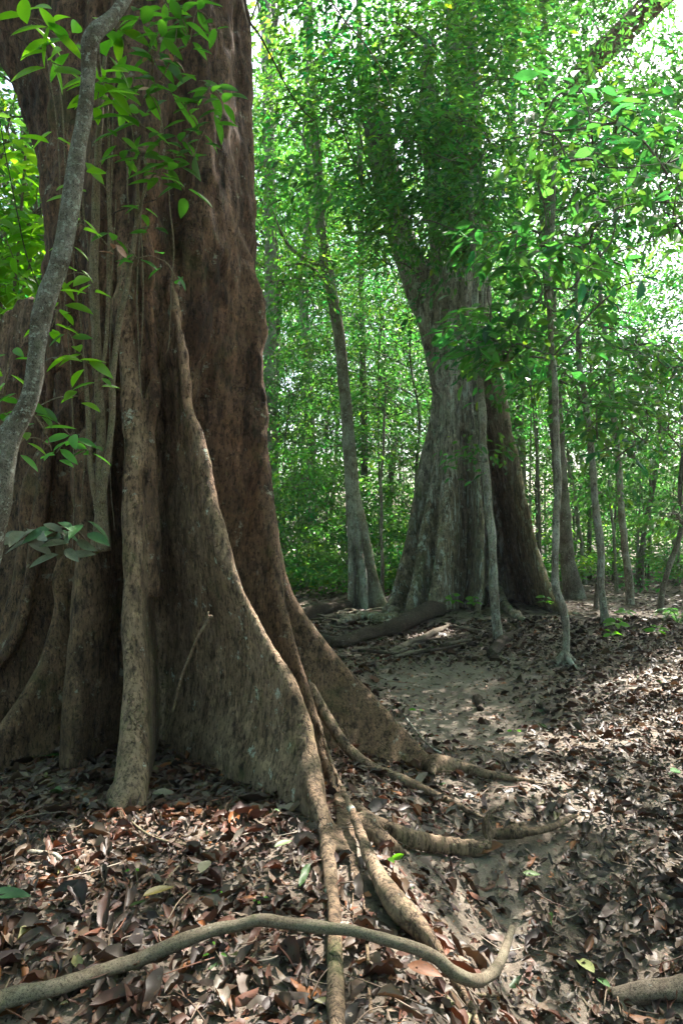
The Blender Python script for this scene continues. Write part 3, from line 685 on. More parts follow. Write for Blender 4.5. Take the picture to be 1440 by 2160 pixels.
m = Mesh(); crown_data(m, r, cc, unit(cc - [2.3, 13, 13]) * [1, 1, .3], 130, 0.20, 1.2, keep=off_sunbeam)
cc = np.array([P(600 + 560 * r.random(), -60 + 500 * r.random(), 8.6 + 3.6 * r.random()) for _ in range(115)] + [P(840 + 250 * r.random(), -60 + 540 * r.random(), 9.5 + 2 * r.random()) for _ in range(38)] + [P(790 + 260 * r.random(), 370 + 190 * r.random(), 9.8 + 1.8 * r.random()) for _ in range(18)])   # low hanging sprays before the upper trunk
crown_data(m, r, cc, cc - [2.3, 13, 7] * np.array([1, 1, 1]), 62, .145, .62, droop=.6, keep=off_sunbeam)
m.build('crown', M_LEAF, base2, root2, smooth=False)

# ================================================================== the slim tree with a flared foot
ax3 = np.array([[*P(756, 1300, 12.9)[:2], -1], [*P(752, 1200, 12.9)[:2], 0.8], [*P(745, 1080, 12.9)[:2], 1.8], [*P(738, 950, 12.9)[:2], 3.0], [*P(736, 900, 12.9)[:2], 5.0]])
base3 = (ax3[0, 0], ax3[0, 1], 0.05)
root3 = thing('buttress_tree', base3, 'slim tree with a small pale flared foot just left of the tent-like buttresses', 'tree')
fins3 = [make_fin(ax3, [(748, 990, 12.8), (764, 1085, 12.72), (783, 1165, 12.6), (802, 1235, 12.4), (824, 1297, 12.1)], [.035, .04, .04], .06, 1.2, 0.8, 91),
         make_fin(ax3, [(740, 1120, 12.7), (738, 1200, 12.5), (737, 1285, 12.3)], [.04, .05, .05], .1, 1.2, 0.5, 92),
         make_fin(ax3, [(760, 1150, 12.5), (768, 1220, 12.35), (772, 1290, 12.15)], [.04, .05, .05], .1, 1.2, 0.5, 93)]
buttress_tree(root3, base3, ax3, ([-1, 0, 1, 2, 3.2], [.15, .145, .14, .135, .13]), [], fins3, ((-.6, 11.4, -.4), (1.5, 13.6, 2.9)), 0.03, M_BARKP,
              lambda V: 0.015 * fbm(V * np.array([1, 1, .2]) * 8, 95, 3), [('trunk', None), ('buttress', 'pale triangular plank buttress', (1.35, 1.25, 1.1)), ('buttress', None), ('buttress', None)], k=0.06)
m = Mesh(); pts = [P(*q) for q in ((740, 1010, 12.9), (737, 950, 12.9), (728, 850, 12.9), (716, 720, 12.9), (694, 590, 12.9), (674, 460, 12.9), (668, 330, 12.9), (655, 150, 12.9), (650, -60, 12.9), (640, -300, 12.9))]
V, T, Q = tube_data(pts, [.125, .12, .115, .11, .105, .10, .085, .075, .06, .03], 12, 60, 0.2, 4); m.add(V, T, Q)
r = rng_(13)
lb = [((690, 570, 12.9), (610, 520, 12.6), (570, 430, 12.2)), ((674, 460, 12.9), (720, 380, 12.9), (790, 330, 13.2)), ((668, 330, 12.9), (610, 250, 13), (560, 200, 13.2)), ((655, 150, 12.9), (720, 60, 13), (760, 0, 13)), ((700, 610, 12.9), (650, 560, 12.4), (600, 560, 12))]
for l in lb:
    V, T, Q = tube_data([P(*q) for q in l], [.045, .03, .01], 5, 12, 0.2, 1); m.add(V, T, Q)
m.build('upper_trunk', M_BARKP, base3, root3)

# ================================================================== saplings and slender trees, each placed where the photo shows it
def slender(pts, rad, label, mat=M_BARKP, base=None, name='sapling', group=None, roots=True, sides=9, cat='tree', wob=0.15, seed=0, extra=(), top=None):
    """pts: first point is a ground pixel; the rest (px,py[,depth])"""
    b = G(*base) if base else G(*pts[0]); d0 = b[1]
    q = [b - [0, 0, 0.1], b] + [P(p[0], p[1], p[2] if len(p) > 2 else d0) for p in pts[1:]]
    if top is None: q.append(q[-1] + (q[-1] - q[-2]) * 0.3 + [0, 0, .3])
    rr = np.interp(np.linspace(0, 1, len(q)), np.linspace(0, 1, len(rad)), rad)
    rt = thing(name, b, label, cat, group); rr = rr * .88; rr[:2] *= 1.3
    qq = resample(np.c_[np.array(q), rr], len(q) * 10); qq[:, :2] += .035 * np.stack([fbm(qq[:, :3] * 1.6, seed, 2), fbm(qq[:, :3] * 1.6, seed + 9, 2)], -1) * sstep(0, 1, qq[:, 2])[:, None]
    qq[:, 3] *= 1 + .14 * fbm(qq[:, :3] * 3.5, seed + 4, 2)
    m = Mesh(); V, T, Q = tube_data(qq[:, :3], qq[:, 3], sides, len(qq), wob, seed); m.add(V, T, Q)
    if roots and seed == 1:
        r = rng_(seed + 500)
        for a in np.linspace(0, 2 * np.pi, 4, endpoint=False) + r.random() * 2:
            e = b + np.array([math.cos(a), math.sin(a), 0]) * rr[0] * (3.2 + 2 * r.random()); e[2] = H(e[0], e[1]) - rr[0] * 0.3
            mid = (b + e) / 2 + [0, 0, rr[0] * 0.35]
            V, T, Q = tube_data([b + [0, 0, rr[0] * 2.2], mid, e], [rr[0] * .6, rr[0] * .42, rr[0] * .15], 6, 8); m.add(V, T, Q)
    for l in extra:
        V, T, Q = tube_data([P(*x) for x in l[:-1]], np.linspace(l[-1], l[-1] * .3, len(l) - 1), 5, 12, 0.2, 1); m.add(V, T, Q)
    m.build('trunk', mat, b, rt)
    return rt, b, np.array(q)

def leafy(rt, b, centres, axis, nleaf, L, spread, seed, tmpl=LT_MID, tint=None, twig=0.012, mat=None, droop=0.5, wl=0.40, outward=None, flat=0.45):
    """a crown: leaf sprays at given centres with twigs back to the stem"""
    r = rng_(seed); centres = np.array(centres); axis = np.asarray(axis)
    dmin = np.array([np.linalg.norm(axis - c, axis=1).min() for c in centres]); centres = centres[np.argsort(dmin)]
    nodes = axis.copy(); near = []
    for c in centres:                       # every spray joins the nearest wood already there
        dd = nodes - c; cost = np.linalg.norm(dd, axis=1) + 0.5 * np.maximum(dd[:, 2], 0)
        near.append(nodes[np.argmin(cost)]); nodes = np.vstack([nodes, c[None]])
    near = np.array(near)
    dirs = centres - near + r.normal(0, .35, centres.shape); dirs[:, 2] *= 0.35
    m = Mesh()
    if twig:
        for a, c, d in zip(near, centres, dirs):
            mid = (a + c) / 2 + [0, 0, 0.12 * np.linalg.norm(c - a)] + r.normal(0, .05, 3)
            V, T, Q = tube_data([a, mid, c, c + unit(d) * np.mean(spread)], [twig, twig * .8, twig * .5, twig * .15], 5, 12); m.add(V, T, Q)
        m.build('branches', M_BARK3, b, rt)
    m = Mesh(); crown_data(m, r, centres, dirs, nleaf, L, spread, tmpl, wl, tint, droop, flat=flat, keep=open_air)
    m.build('crown', mat or M_LEAF, b, rt, smooth=False)

def scatter_px(r, n, region, d):
    """n points whose photo positions lie in an ellipse (cx, cy, rx, ry) at depths d"""
    cx, cy_, rx, ry = region; a = r.random(n) * 2 * np.pi; q = np.sqrt(r.random(n))
    return [P(cx + rx * q_ * math.cos(a_), cy_ + ry * q_ * math.sin(a_), d[0] + (d[1] - d[0]) * t) for a_, q_, t in zip(a, q, r.random(n))]

def dense(q, n=60): return resample(q, n)

r = rng_(21)
# nearest sapling, with its crown of large drooping leaves at the upper right
rt, b, q = slender([(1190, 1402), (1194, 1340), (1190, 1285), (1172, 1230), (1169, 1150), (1176, 1040), (1178, 940), (1170, 850), (1162, 740), (1160, 640), (1162, 520), (1165, 400)], [.055, .042, .05, .05, .045, .045, .04, .04, .035, .03, .02],
                   'nearest slender sapling with a kinked foot, growing from the leaf litter right of the path', M_BARKP, seed=1)
c = scatter_px(r, 34, (1130, 620, 130, 170), (6.3, 8.2)) + scatter_px(r, 60, (1290, 420, 190, 260), (5.6, 8.0)) + scatter_px(r, 14, (1040, 740, 60, 30), (6.6, 7.4))
leafy(rt, b, c, dense(q), 15, 0.185, 0.42, 31, tint=np.array([.85, .92, .95]))
rt, b, q = slender([(1050, 1352), (1043, 1280), (1036, 1150), (1026, 1020), (1016, 900), (1010, 780), (1004, 680), (1000, 560), (995, 440)], [.075, .07, .065, .06, .055, .05, .04, .03],
                   'straight grey sapling standing just in front of the tent-like buttresses', M_BARKP, seed=2)
leafy(rt, b, scatter_px(r, 50, (930, 370, 190, 140), (8.6, 11)) + scatter_px(r, 40, (880, 240, 240, 240), (9, 12)) + scatter_px(r, 5, (930, 560, 120, 40), (9.5, 11.5)) + scatter_px(r, 8, (1010, 740, 50, 30), (8.6, 9.2)) + scatter_px(r, 2, (1030, 960, 20, 20), (8.9, 9.2)), dense(q), 60, 0.115, 0.60, 32)
rt, b, q = slender([(1277, 1322), (1270, 1260), (1262, 1140), (1252, 1040), (1243, 920), (1236, 860), (1222, 760), (1216, 640), (1214, 500)], [.07, .06, .058, .055, .05, .045, .035, .02],
                   'slender leaning sapling with pale mottled bark, second from the kinked one', M_BARKP, seed=3)
leafy(rt, b, scatter_px(r, 46, (1230, 760, 190, 100), (8.5, 11)), dense(q), 26, 0.15, 0.5, 33, tint=np.array([.95, 1.0, 1.0]))
rt, b, q = slender([(1328, 1277), (1322, 1200), (1310, 1080), (1302, 960), (1292, 860), (1282, 760), (1268, 650), (1262, 520)], [.09, .08, .072, .065, .06, .05, .04, .03],
                   'slender sapling with whitish bark standing right of the leaning mottled one', M_BARKP, seed=4)
leafy(rt, b, scatter_px(r, 26, (1330, 900, 120, 70), (8.6, 12.5)) + scatter_px(r, 24, (1370, 770, 110, 60), (9, 12)), dense(q), 22, 0.17, 0.48, 34)
rt, b, q = slender([(1212, 1262), (1196, 1180), (1186, 1080), (1178, 960), (1168, 840), (1160, 720), (1156, 600), (1150, 400), (1146, 150), (1142, -150)], [.26, .19, .175, .165, .15, .14, .12, .1],
                   'dark trunk with a flared foot rising close behind the kinked sapling', M_BARK3, name='slender_tree', seed=5, sides=14)
leafy(rt, b, scatter_px(r, 60, (1130, 500, 200, 230), (13.5, 17)), dense(q), 70, 0.14, 0.8, 35, tmpl=LT_FAR)
rt, b, q = slender([(1390, 1292), (1398, 1240), (1412, 1190), (1428, 1140), (1436, 1090), (1430, 1030), (1438, 960), (1450, 860)], [.06, .05, .055, .05, .045, .04, .03],
                   'dark crooked sapling at the right edge bending like a bow', M_BARK3, seed=6)
leafy(rt, b, scatter_px(r, 12, (1425, 1085, 30, 30), (9.5, 11)) + scatter_px(r, 24, (1420, 850, 80, 120), (9, 12)), dense(q), 24, 0.14, 0.42, 36)
rt, b, q = slender([(1348, 1238), (1352, 1180), (1362, 1100), (1376, 1030), (1386, 960), (1392, 860)], [.09, .08, .07, .06, .05], 'dark thin tree leaning right beside the whitish sapling', M_BARK3, seed=7)
leafy(rt, b, scatter_px(r, 14, (1395, 860, 90, 70), (14, 18)), dense(q), 80, 0.13, 0.9, 37, tmpl=LT_FAR)
rt, b, q = slender([(1232, 1234), (1226, 1160), (1216, 1090), (1213, 1040), (1200, 990), (1196, 900)], [.06, .055, .05, .045], 'thin pale pole tree with a bent top, far right of the tent-like buttresses', M_BARKP, seed=8)
leafy(rt, b, scatter_px(r, 12, (1210, 880, 80, 60), (17, 20)), dense(q), 80, 0.14, 1.0, 38, tmpl=LT_FAR)
rt, b, q = slender([(1300, 1248), (1297, 1190), (1294, 1130), (1285, 1060)], [.045, .04, .03], 'short whitish pole between the two mottled saplings', M_BARKP, seed=9)
leafy(rt, b, scatter_px(r, 8, (1285, 1040, 50, 30), (15, 17)), dense(q), 60, 0.12, .8, 39, tmpl=LT_FAR)
rt, b, q = slender([(1255, 1285), (1257, 1230), (1262, 1180), (1263, 1120), (1256, 1060)], [.035, .03, .02], 'short thin sapling right behind the leaning mottled one', M_BARK3, seed=10)
leafy(rt, b, scatter_px(r, 6, (1255, 1060, 30, 25), (11, 13)), dense(q), 30, 0.12, .4, 40)
rt, b, q = slender([(775, 1225), (773, 1150), (770, 1060), (768, 950), (766, 840), (764, 740), (762, 600), (760, 420), (758, 200), (756, -100)], [.14, .12, .115, .11, .10, .09, .07], 'straight thin dark tree right behind the slim flared one', M_BARK3, name='slender_tree', seed=11)
leafy(rt, b, scatter_px(r, 46, (780, 560, 130, 230), (16, 20)), dense(q), 90, 0.15, 1.1, 41, tmpl=LT_FAR)
rt, b, q = slender([(806, 1262), (805, 1180), (803, 1080), (804, 1000), (808, 930), (812, 850)], [.045, .04, .035, .02], 'thin pale rod-like sapling between the slim tree and the tent-like buttresses', M_BARKP, seed=12)
leafy(rt, b, scatter_px(r, 10, (812, 860, 50, 60), (13, 15)), dense(q), 60, 0.12, .7, 42, tmpl=LT_FAR)
rt, b, q = slender([(592, 1222), (583, 1100), (576, 980), (572, 850), (570, 700), (571, 560), (570, 430), (566, 250), (562, 0), (560, -200)], [.26, .22, .21, .2, .19, .18, .15], 'pale straight trunk far back beside the colossal tree', M_BARKP, name='slender_tree', seed=13, base=(592, 1218), sides=12)
leafy(rt, b, scatter_px(r, 40, (600, 330, 90, 230), (19, 24)), dense(q), 100, 0.17, 1.2, 43, tmpl=LT_FAR, tint=np.array([1.2, 1.2, 1.0]))
rt, b, q = slender([(660, 1215), (658, 1100), (655, 960), (652, 840), (648, 720), (640, 600), (650, 450), (648, 200), (646, -150)], [.22, .2, .18, .17, .15, .12], 'pale leaning trunk far back between the colossal tree and the slim flared one', M_BARKP, name='slender_tree', seed=14, sides=12)
leafy(rt, b, scatter_px(r, 34, (650, 430, 100, 200), (21, 25)), dense(q), 100, 0.17, 1.3, 44, tmpl=LT_FAR, tint=np.array([1.2, 1.2, 1.0]))
# crown of the slim flared tree
r = rng_(22)
leafy(root3, np.array(base3), scatter_px(r, 60, (660, 330, 130, 300), (11.5, 15)) + scatter_px(r, 14, (640, 600, 70, 60), (12, 14)) + scatter_px(r, 14, (640, 1000, 70, 60), (13, 15)), dense(np.array(pts)), 75, 0.13, .8, 45, tmpl=LT_FAR, tint=np.array([1.2, 1.15, .9]))
# tall tree whose pale stem shows at the top
rt, b, q = slender([(1098, 1215), (1092, 900), (1086, 600), (1080, 300), (1075, 190), (1070, 90), (1064, -40), (1060, -300)], [.26, .24, .2, .17, .155, .15, .13, .1], 'tall pale stem showing at the top edge above the green foliage', M_BARKP, name='slender_tree', seed=15, base=(1098, 1218), sides=12)
leafy(rt, b, scatter_px(r, 60, (1020, 140, 200, 180), (17, 22)), dense(q), 100, 0.16, 1.4, 46, tmpl=LT_FAR, tint=np.array([.7, .75, .75]))
# leaning limb at the upper right belongs to a big tree outside the frame
bb = np.array([9.2, 15.0, 0.2]); rt = thing('leaning_tree', bb, 'stout brown trunk leaning in from the upper right corner', 'tree')
m = Mesh(); V, T, Q = tube_data([bb - [0, 0, .3], bb + [0.3, 0, 3], P(1640, 300, 15), P(1500, -60, 15), P(1560, -400, 15)], [.55, .5, .45, .38, .2], 16, 40, .15, 3); m.add(V, T, Q)
V, T, Q = tube_data([P(1520, -120, 15), P(1390, -10, 15), P(1335, 45, 15), P(1275, 105, 15), P(1215, 165, 15), P(1160, 240, 15)], [.3, .28, .27, .26, .2, .06], 14, 40, .2, 6); m.add(V, T, Q)
m.build('trunk', M_BARK1, bb, rt)
hi = [np.array([5 + 8 * r.random(), 8 + 7.5 * r.random(), 14.6 + 4 * r.random()]) for _ in range(80)]  # unseen high sprays, added to block stray sun on the right-hand ground
leafy(rt, bb, hi + scatter_px(r, 85, (1310, 340, 180, 160), (11, 17)) + scatter_px(r, 70, (1290, 120, 210, 190), (12.5, 19)), [P(1390, -10, 15), P(1275, 105, 15), P(1215, 165, 15)], 90, 0.16, 1.1, 47, tmpl=LT_FAR, tint=np.array([.7, .78, .8]))

# ================================================================== the forest behind: trees of five shapes, copied
def gapmask(c):
    """sky openings: drop sprays that would hang there"""
    p = c - [0, 0, CAM_Z]; px = 720 + F * p[:, 0] / p[:, 1]; py = HOR - F * p[:, 2] / p[:, 1]
    return px, py
def forest_tree(kind, seed):
    r = rng_(seed); h = [17, 20, 14, 9, 6.5][kind]; cr = [3.4, 4.0, 3.2, 2.6, 2.0][kind]; lo = [.42, .45, .35, .25, .15][kind]
    m = Mesh(); p = [np.array([0, 0, -.3])]
    for k in range(1, 7): p.append(np.array([r.normal(0, .02) * h * k / 6, r.normal(0, .02) * h * k / 6, h * k / 6 * .95]))
    r0 = [.18, .22, .12, .05, .035][kind]; V, T, Q = tube_data(p, np.linspace(r0, r0 * .3, 7), 8, 30, .15, seed); m.add(V, T, Q)
    n = [110, 130, 100, 70, 46][kind]; a = r.random(n) * 2 * np.pi; z = lo * h + r.random(n) * h * (1.02 - lo)
    pr = np.sin(np.pi * np.clip((z - lo * h * .8) / (h * 1.1 - lo * h * .8), .05, .95)) ** .6
    q = cr * pr * (0.25 + .75 * np.sqrt(r.random(n))); cc = np.stack([q * np.cos(a), q * np.sin(a), z], -1)
    ax = resample(np.array(p), 50)
    for c_ in cc[:26]:
        s = ax[np.argmin(np.abs(ax[:, 2] - (c_[2] - q.mean() * .5)))]
        V, T, Q = tube_data([s, (s + c_) / 2 + [0, 0, .2], c_], [r0 * .3, r0 * .2, r0 * .05], 4, 7, .1, 1); m.add(V, T, Q)
    mc = Mesh(); crown_data(mc, r, cc, cc - [0, 0, 1] * cc, [95, 100, 90, 80, 70][kind], [.19, .2, .17, .15, .13][kind], [.85, .9, .8, .65, .55][kind], droop=.5)
    return m, mc
protos = {}
KIND = [('forest_tree', 'tall far tree with a thin grey trunk in the green depth of the forest', 'tall trees deep in the forest'),
        ('forest_tree', 'tall far tree with a thin grey trunk in the green depth of the forest', 'tall trees deep in the forest'),
        ('forest_tree', 'tall far tree with a thin grey trunk in the green depth of the forest', 'tall trees deep in the forest'),
        ('understory_tree', 'small leafy understory tree in the green depth of the forest', 'understory trees deep in the forest'),
        ('understory_tree', 'small leafy understory tree in the green depth of the forest', 'understory trees deep in the forest')]
def plant(kind, x, y, rot, s):
    nm, lab, grp = KIND[kind]; z = float(H(x, y)); key = kind
    rt = thing(nm, (x, y, z), lab, 'tree', grp); rt.rotation_euler = (0, 0, rot); rt.scale = (s, s, s)
    if key not in protos:
        m, mc = forest_tree(kind, 300 + kind)
        a = m.build('trunk', M_BARK3, (0, 0, 0), rt); c = mc.build('crown', M_LEAF, (0, 0, 0), rt, smooth=False); protos[key] = (a, c)
    else:
        for o in protos[key]:
            k = o.copy(); COL.objects.link(k); k.parent = rt
r = rng_(77)
TALL = [(640, 31), (1090, 33), (970, 36), (560, 24), (700, 28), (820, 26), (920, 34), (1180, 25), (500, 34), (1250, 46), (740, 48), (1010, 40), (1620, 22), (1700, 27),
        (-60, 14), (40, 19), (120, 24), (-160, 17), (220, 29), (300, 22), (420, 26), (-40, 28), (1090, 46), (1170, 42), (580, 50), (850, 52), (980, 55), (350, 40), (100, 36)]
for i, (px, y) in enumerate(TALL):
    plant(int(r.integers(0, 3)), (px - 720) / F * y, y, r.random() * 6.28, .9 + .3 * r.random())
SMALL = [(600, 17), (690, 19), (730, 16), (800, 18), (840, 21), (880, 17), (700, 23), (770, 25), (630, 22), (1130, 18), (1090, 21), (1180, 20), (1240, 19), (1300, 22), (1360, 20), (1420, 18), (1460, 23), (1210, 25), (1280, 28), (1340, 26), (1400, 27), (1150, 27),
         (1040, 24), (960, 22), (560, 19), (20, 12), (-80, 11), (90, 15), (150, 20), (1440, 32), (1380, 34), (1310, 36), (1230, 33), (850, 27), (660, 28), (900, 30), (580, 26), (60, 9.5), (-30, 8.6), (1520, 17), (1490, 14.5), (-200, 12)]
for i, (px, y) in enumerate(SMALL):
    s = .8 + .45 * r.random()
    x = (px - 720) / F * y
    if 1270 < px < 1500 and y > 15: s = min(s, .55 + 0.002 * y)
    plant(3 + int(r.integers(0, 2)), x, y, r.random() * 6.28, s)

# low undergrowth and the far wood that reads as one mass
def undergrowth():
    r = rng_(91); m = Mesh(); n = 2000
    y = 15.5 + 30 * r.random(n) ** 1.3; px = -400 + 2200 * r.random(n); x = (px - 720) / F * y
    k = ~((y < 18) & (px > 1180) & (r.random(n) < .75)); x, y = x[k], y[k]; n = len(x)
    z = H(x, y) + r.random(n) ** 1.2 * (0.6 + 4.6 * sstep(17, 28, y)) + .15
    c = np.stack([x, y, z], -1); a = r.random(n) * 6.28
    crown_data(m, r, c, np.stack([np.cos(a), np.sin(a), a * 0 + .2], -1), 55, .16, .6, droop=.3, flat=.7, tint=np.array([1.2, 1.15, 1.2]))
    n = 300; y = 14.2 + 5.5 * r.random(n); px = np.where(r.random(n) < .6, 540 + 330 * r.random(n), 1170 + 330 * r.random(n)); y = np.where(px > 1000, y + 4, y); x = (px - 720) / F * y
    c = np.stack([x, y, H(x, y) + .2 + 2.6 * r.random(n) ** 1.5], -1); a = r.random(n) * 6.28
    crown_data(m, r, c, np.stack([np.cos(a), np.sin(a), a * 0 + .2], -1), 45, .14, .45, droop=.4, flat=.7, tint=np.array([1.1, 1.1, 1.1]))
    n = 170; y = 46 + 30 * r.random(n); px = -500 + 2500 * r.random(n); x = (px - 720) / F * y
    gp = (px > 1230) & (px < 1500); z = r.random(n) ** 1.3 * np.where(gp, 6, 22) + .5
    c = np.stack([x, y, z], -1); a = r.random(n) * 6.28
    crown_data(m, r, c, np.stack([np.cos(a), np.sin(a), a * 0], -1), 80, .55, 3.0, droop=.3, flat=.7)
    tag(m.build('undergrowth', M_LEAF, smooth=False), kind='stuff')
undergrowth()
for i in range(17):        # thin poles of the understory
    px = [620, 640, 690, 705, 830, 1120, 1140, 1205, 1245, 1270, 1305, 1340, 1365, 1375, 1410, 1425, 1290, 1222, 1150, 600, 720, 815, 1395, 1330, 845, 1315][i]; y = 15 + 9 * r.random()
    x = (px - 720) / F * y; z = float(H(x, y)); h = 3 + 4 * r.random(); ln = r.normal(0, .08, 2) * h
    m = Mesh(); V, T, Q = tube_data([(x, y, z - .1), (x + ln[0] * .4, y, z + h * .5), (x + ln[0], y + ln[1], z + h)], [.035, .028, .012], 6, 14, .2, i); m.add(V, T, Q)
    rt = thing('pole_sapling', (x, y, z), 'very thin bare-stemmed sapling far back among the undergrowth', 'sapling', 'thin pole saplings far back')
    m.build('trunk', M_BARKP if i % 2 else M_BARK3, (x, y, z), rt)
    m = Mesh(); cc = np.array([x + ln[0], y + ln[1], z + h]) + r.normal(0, .3, (6, 3)); crown_data(m, r, cc, r.normal(0, 1, (6, 3)) * [1, 1, .2], 30, .13, .5)
    m.build('crown', M_LEAF, (x, y, z), rt, smooth=False)

# ================================================================== climbers on the great tree
def leaf_bunch(m, r, c, n, L, out=(0, -1, 0), wl=0.36, tint=(1, 1, 1), droop=0.35, fan=1.0, tw=0.06):
    """a whorl of n big leaves round a twig tip"""
    c = np.asarray(c, float); a = r.random() * 6.28 + np.arange(n) * 2.4; q = np.linspace(0.0, 1.0, n)
    dv = np.stack([np.cos(a), np.sin(a) * .8, 0.25 * np.sin(a * 1.7)], -1) * fan + np.asarray(out) * .35; dv[:, 2] -= droop * (0.4 + q)
    nr = np.tile([0, -0.45, 0.9], (n, 1)) + r.normal(0, .35, (n, 3)); ll = L * (.75 + .4 * r.random(n))
    pos = c + dv * 0.02 + np.stack([0 * q, 0 * q, (q - .5) * tw], -1)
    add_leaves(m, pos, dv, nr, ll, ll * wl, LT_NEAR, np.clip(np.array(tint) * (.8 + .5 * r.random((n, 1))), 0, 4))

def climber(name, label, cat, stems, bunches, mat_s, seed, part='stem', sides=9, wob=0.12, leafmat=None, split_leaf=True):
    """stems: list of (points px,py,depth ; radii); bunches: (px,py,depth,n,length_px,tint)"""
    r = rng_(seed); S = []
    for pts, rad in stems:
        S.append((np.array([P(*q) for q in pts]), rad))
    base = S[0][0][-1]; rt = thing(name, base, label, cat); ax = []
    for p, rad in S:
        q = resample(np.c_[p, np.interp(np.linspace(0, 1, len(p)), np.linspace(0, 1, len(np.atleast_1d(rad))), np.atleast_1d(rad))], len(p) * 10)
        q[:, :3] += 0.012 * fbm(q[:, :3] * 4 + seed, seed, 2)[:, None] * np.array([1, .5, 0])
        m = Mesh(); V, T, Q = tube_data(q[:, :3], q[:, 3] * (1 + .12 * fbm(q[:, :3] * 9, seed + 1, 2)), sides, len(q), wob, seed); m.add(V, T, Q)
        m.build(part, mat_s, base, rt); ax.append(q[:, :3])
    ax = np.vstack(ax)
    if bunches:
        m = Mesh(); nodes = ax.copy()
        for b in bunches:
            c = P(b[0], b[1], b[2]); L = 1.05 * b[4] / F * b[2]
            near = nodes[np.argmin(np.linalg.norm(nodes - c - [0, 0, -.05], axis=1))]
            V, T, Q = tube_data([near, (near + c) / 2 + [0, 0, .02], c], [.0045, .0035, .0025], 5, 8); mt = Mesh(); mt.add(V, T, Q); mt.build('twig', M_STEM, base, rt); nodes = np.vstack([nodes, c[None]])
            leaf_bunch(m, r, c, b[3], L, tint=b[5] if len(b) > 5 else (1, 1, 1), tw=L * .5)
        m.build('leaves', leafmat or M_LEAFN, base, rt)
    return rt
Y = (2.3, 1.8, .8); Dk = (.65, .75, .9); Pk = (.50, .30, .24)  # leaf hues; Y and Dk also put sunlight and shade into the tint
climber('liana', 'thick grey liana blotched with lichen, winding down before the colossal trunk', 'liana',
        [([(300, -60, 3.1), (262, 5, 3.0), (236, 42, 2.95), (202, 72, 2.9), (188, 110, 2.9), (180, 220, 2.9), (165, 310, 2.9), (154, 400, 2.9), (141, 490, 2.88), (127, 565, 2.86), (98, 622, 2.84), (82, 680, 2.82), (76, 745, 2.8), (70, 820, 2.8), (44, 880, 2.78), (18, 925, 2.76), (4, 1000, 2.75), (-6, 1090, 2.75), (-40, 1300, 2.8), (-120, 1640, 3.0)],
          [.022, .026, .030, .036, .034, .031, .034, .036, .036, .042, .044, .036, .034, .036, .046, .048, .044, .040, .04]),
         ([(202, 72, 2.9), (205, 100, 2.98), (213, 160, 3.1)], [.02, .014, .008])], [], M_LIANA, 4, sides=14, wob=.22)
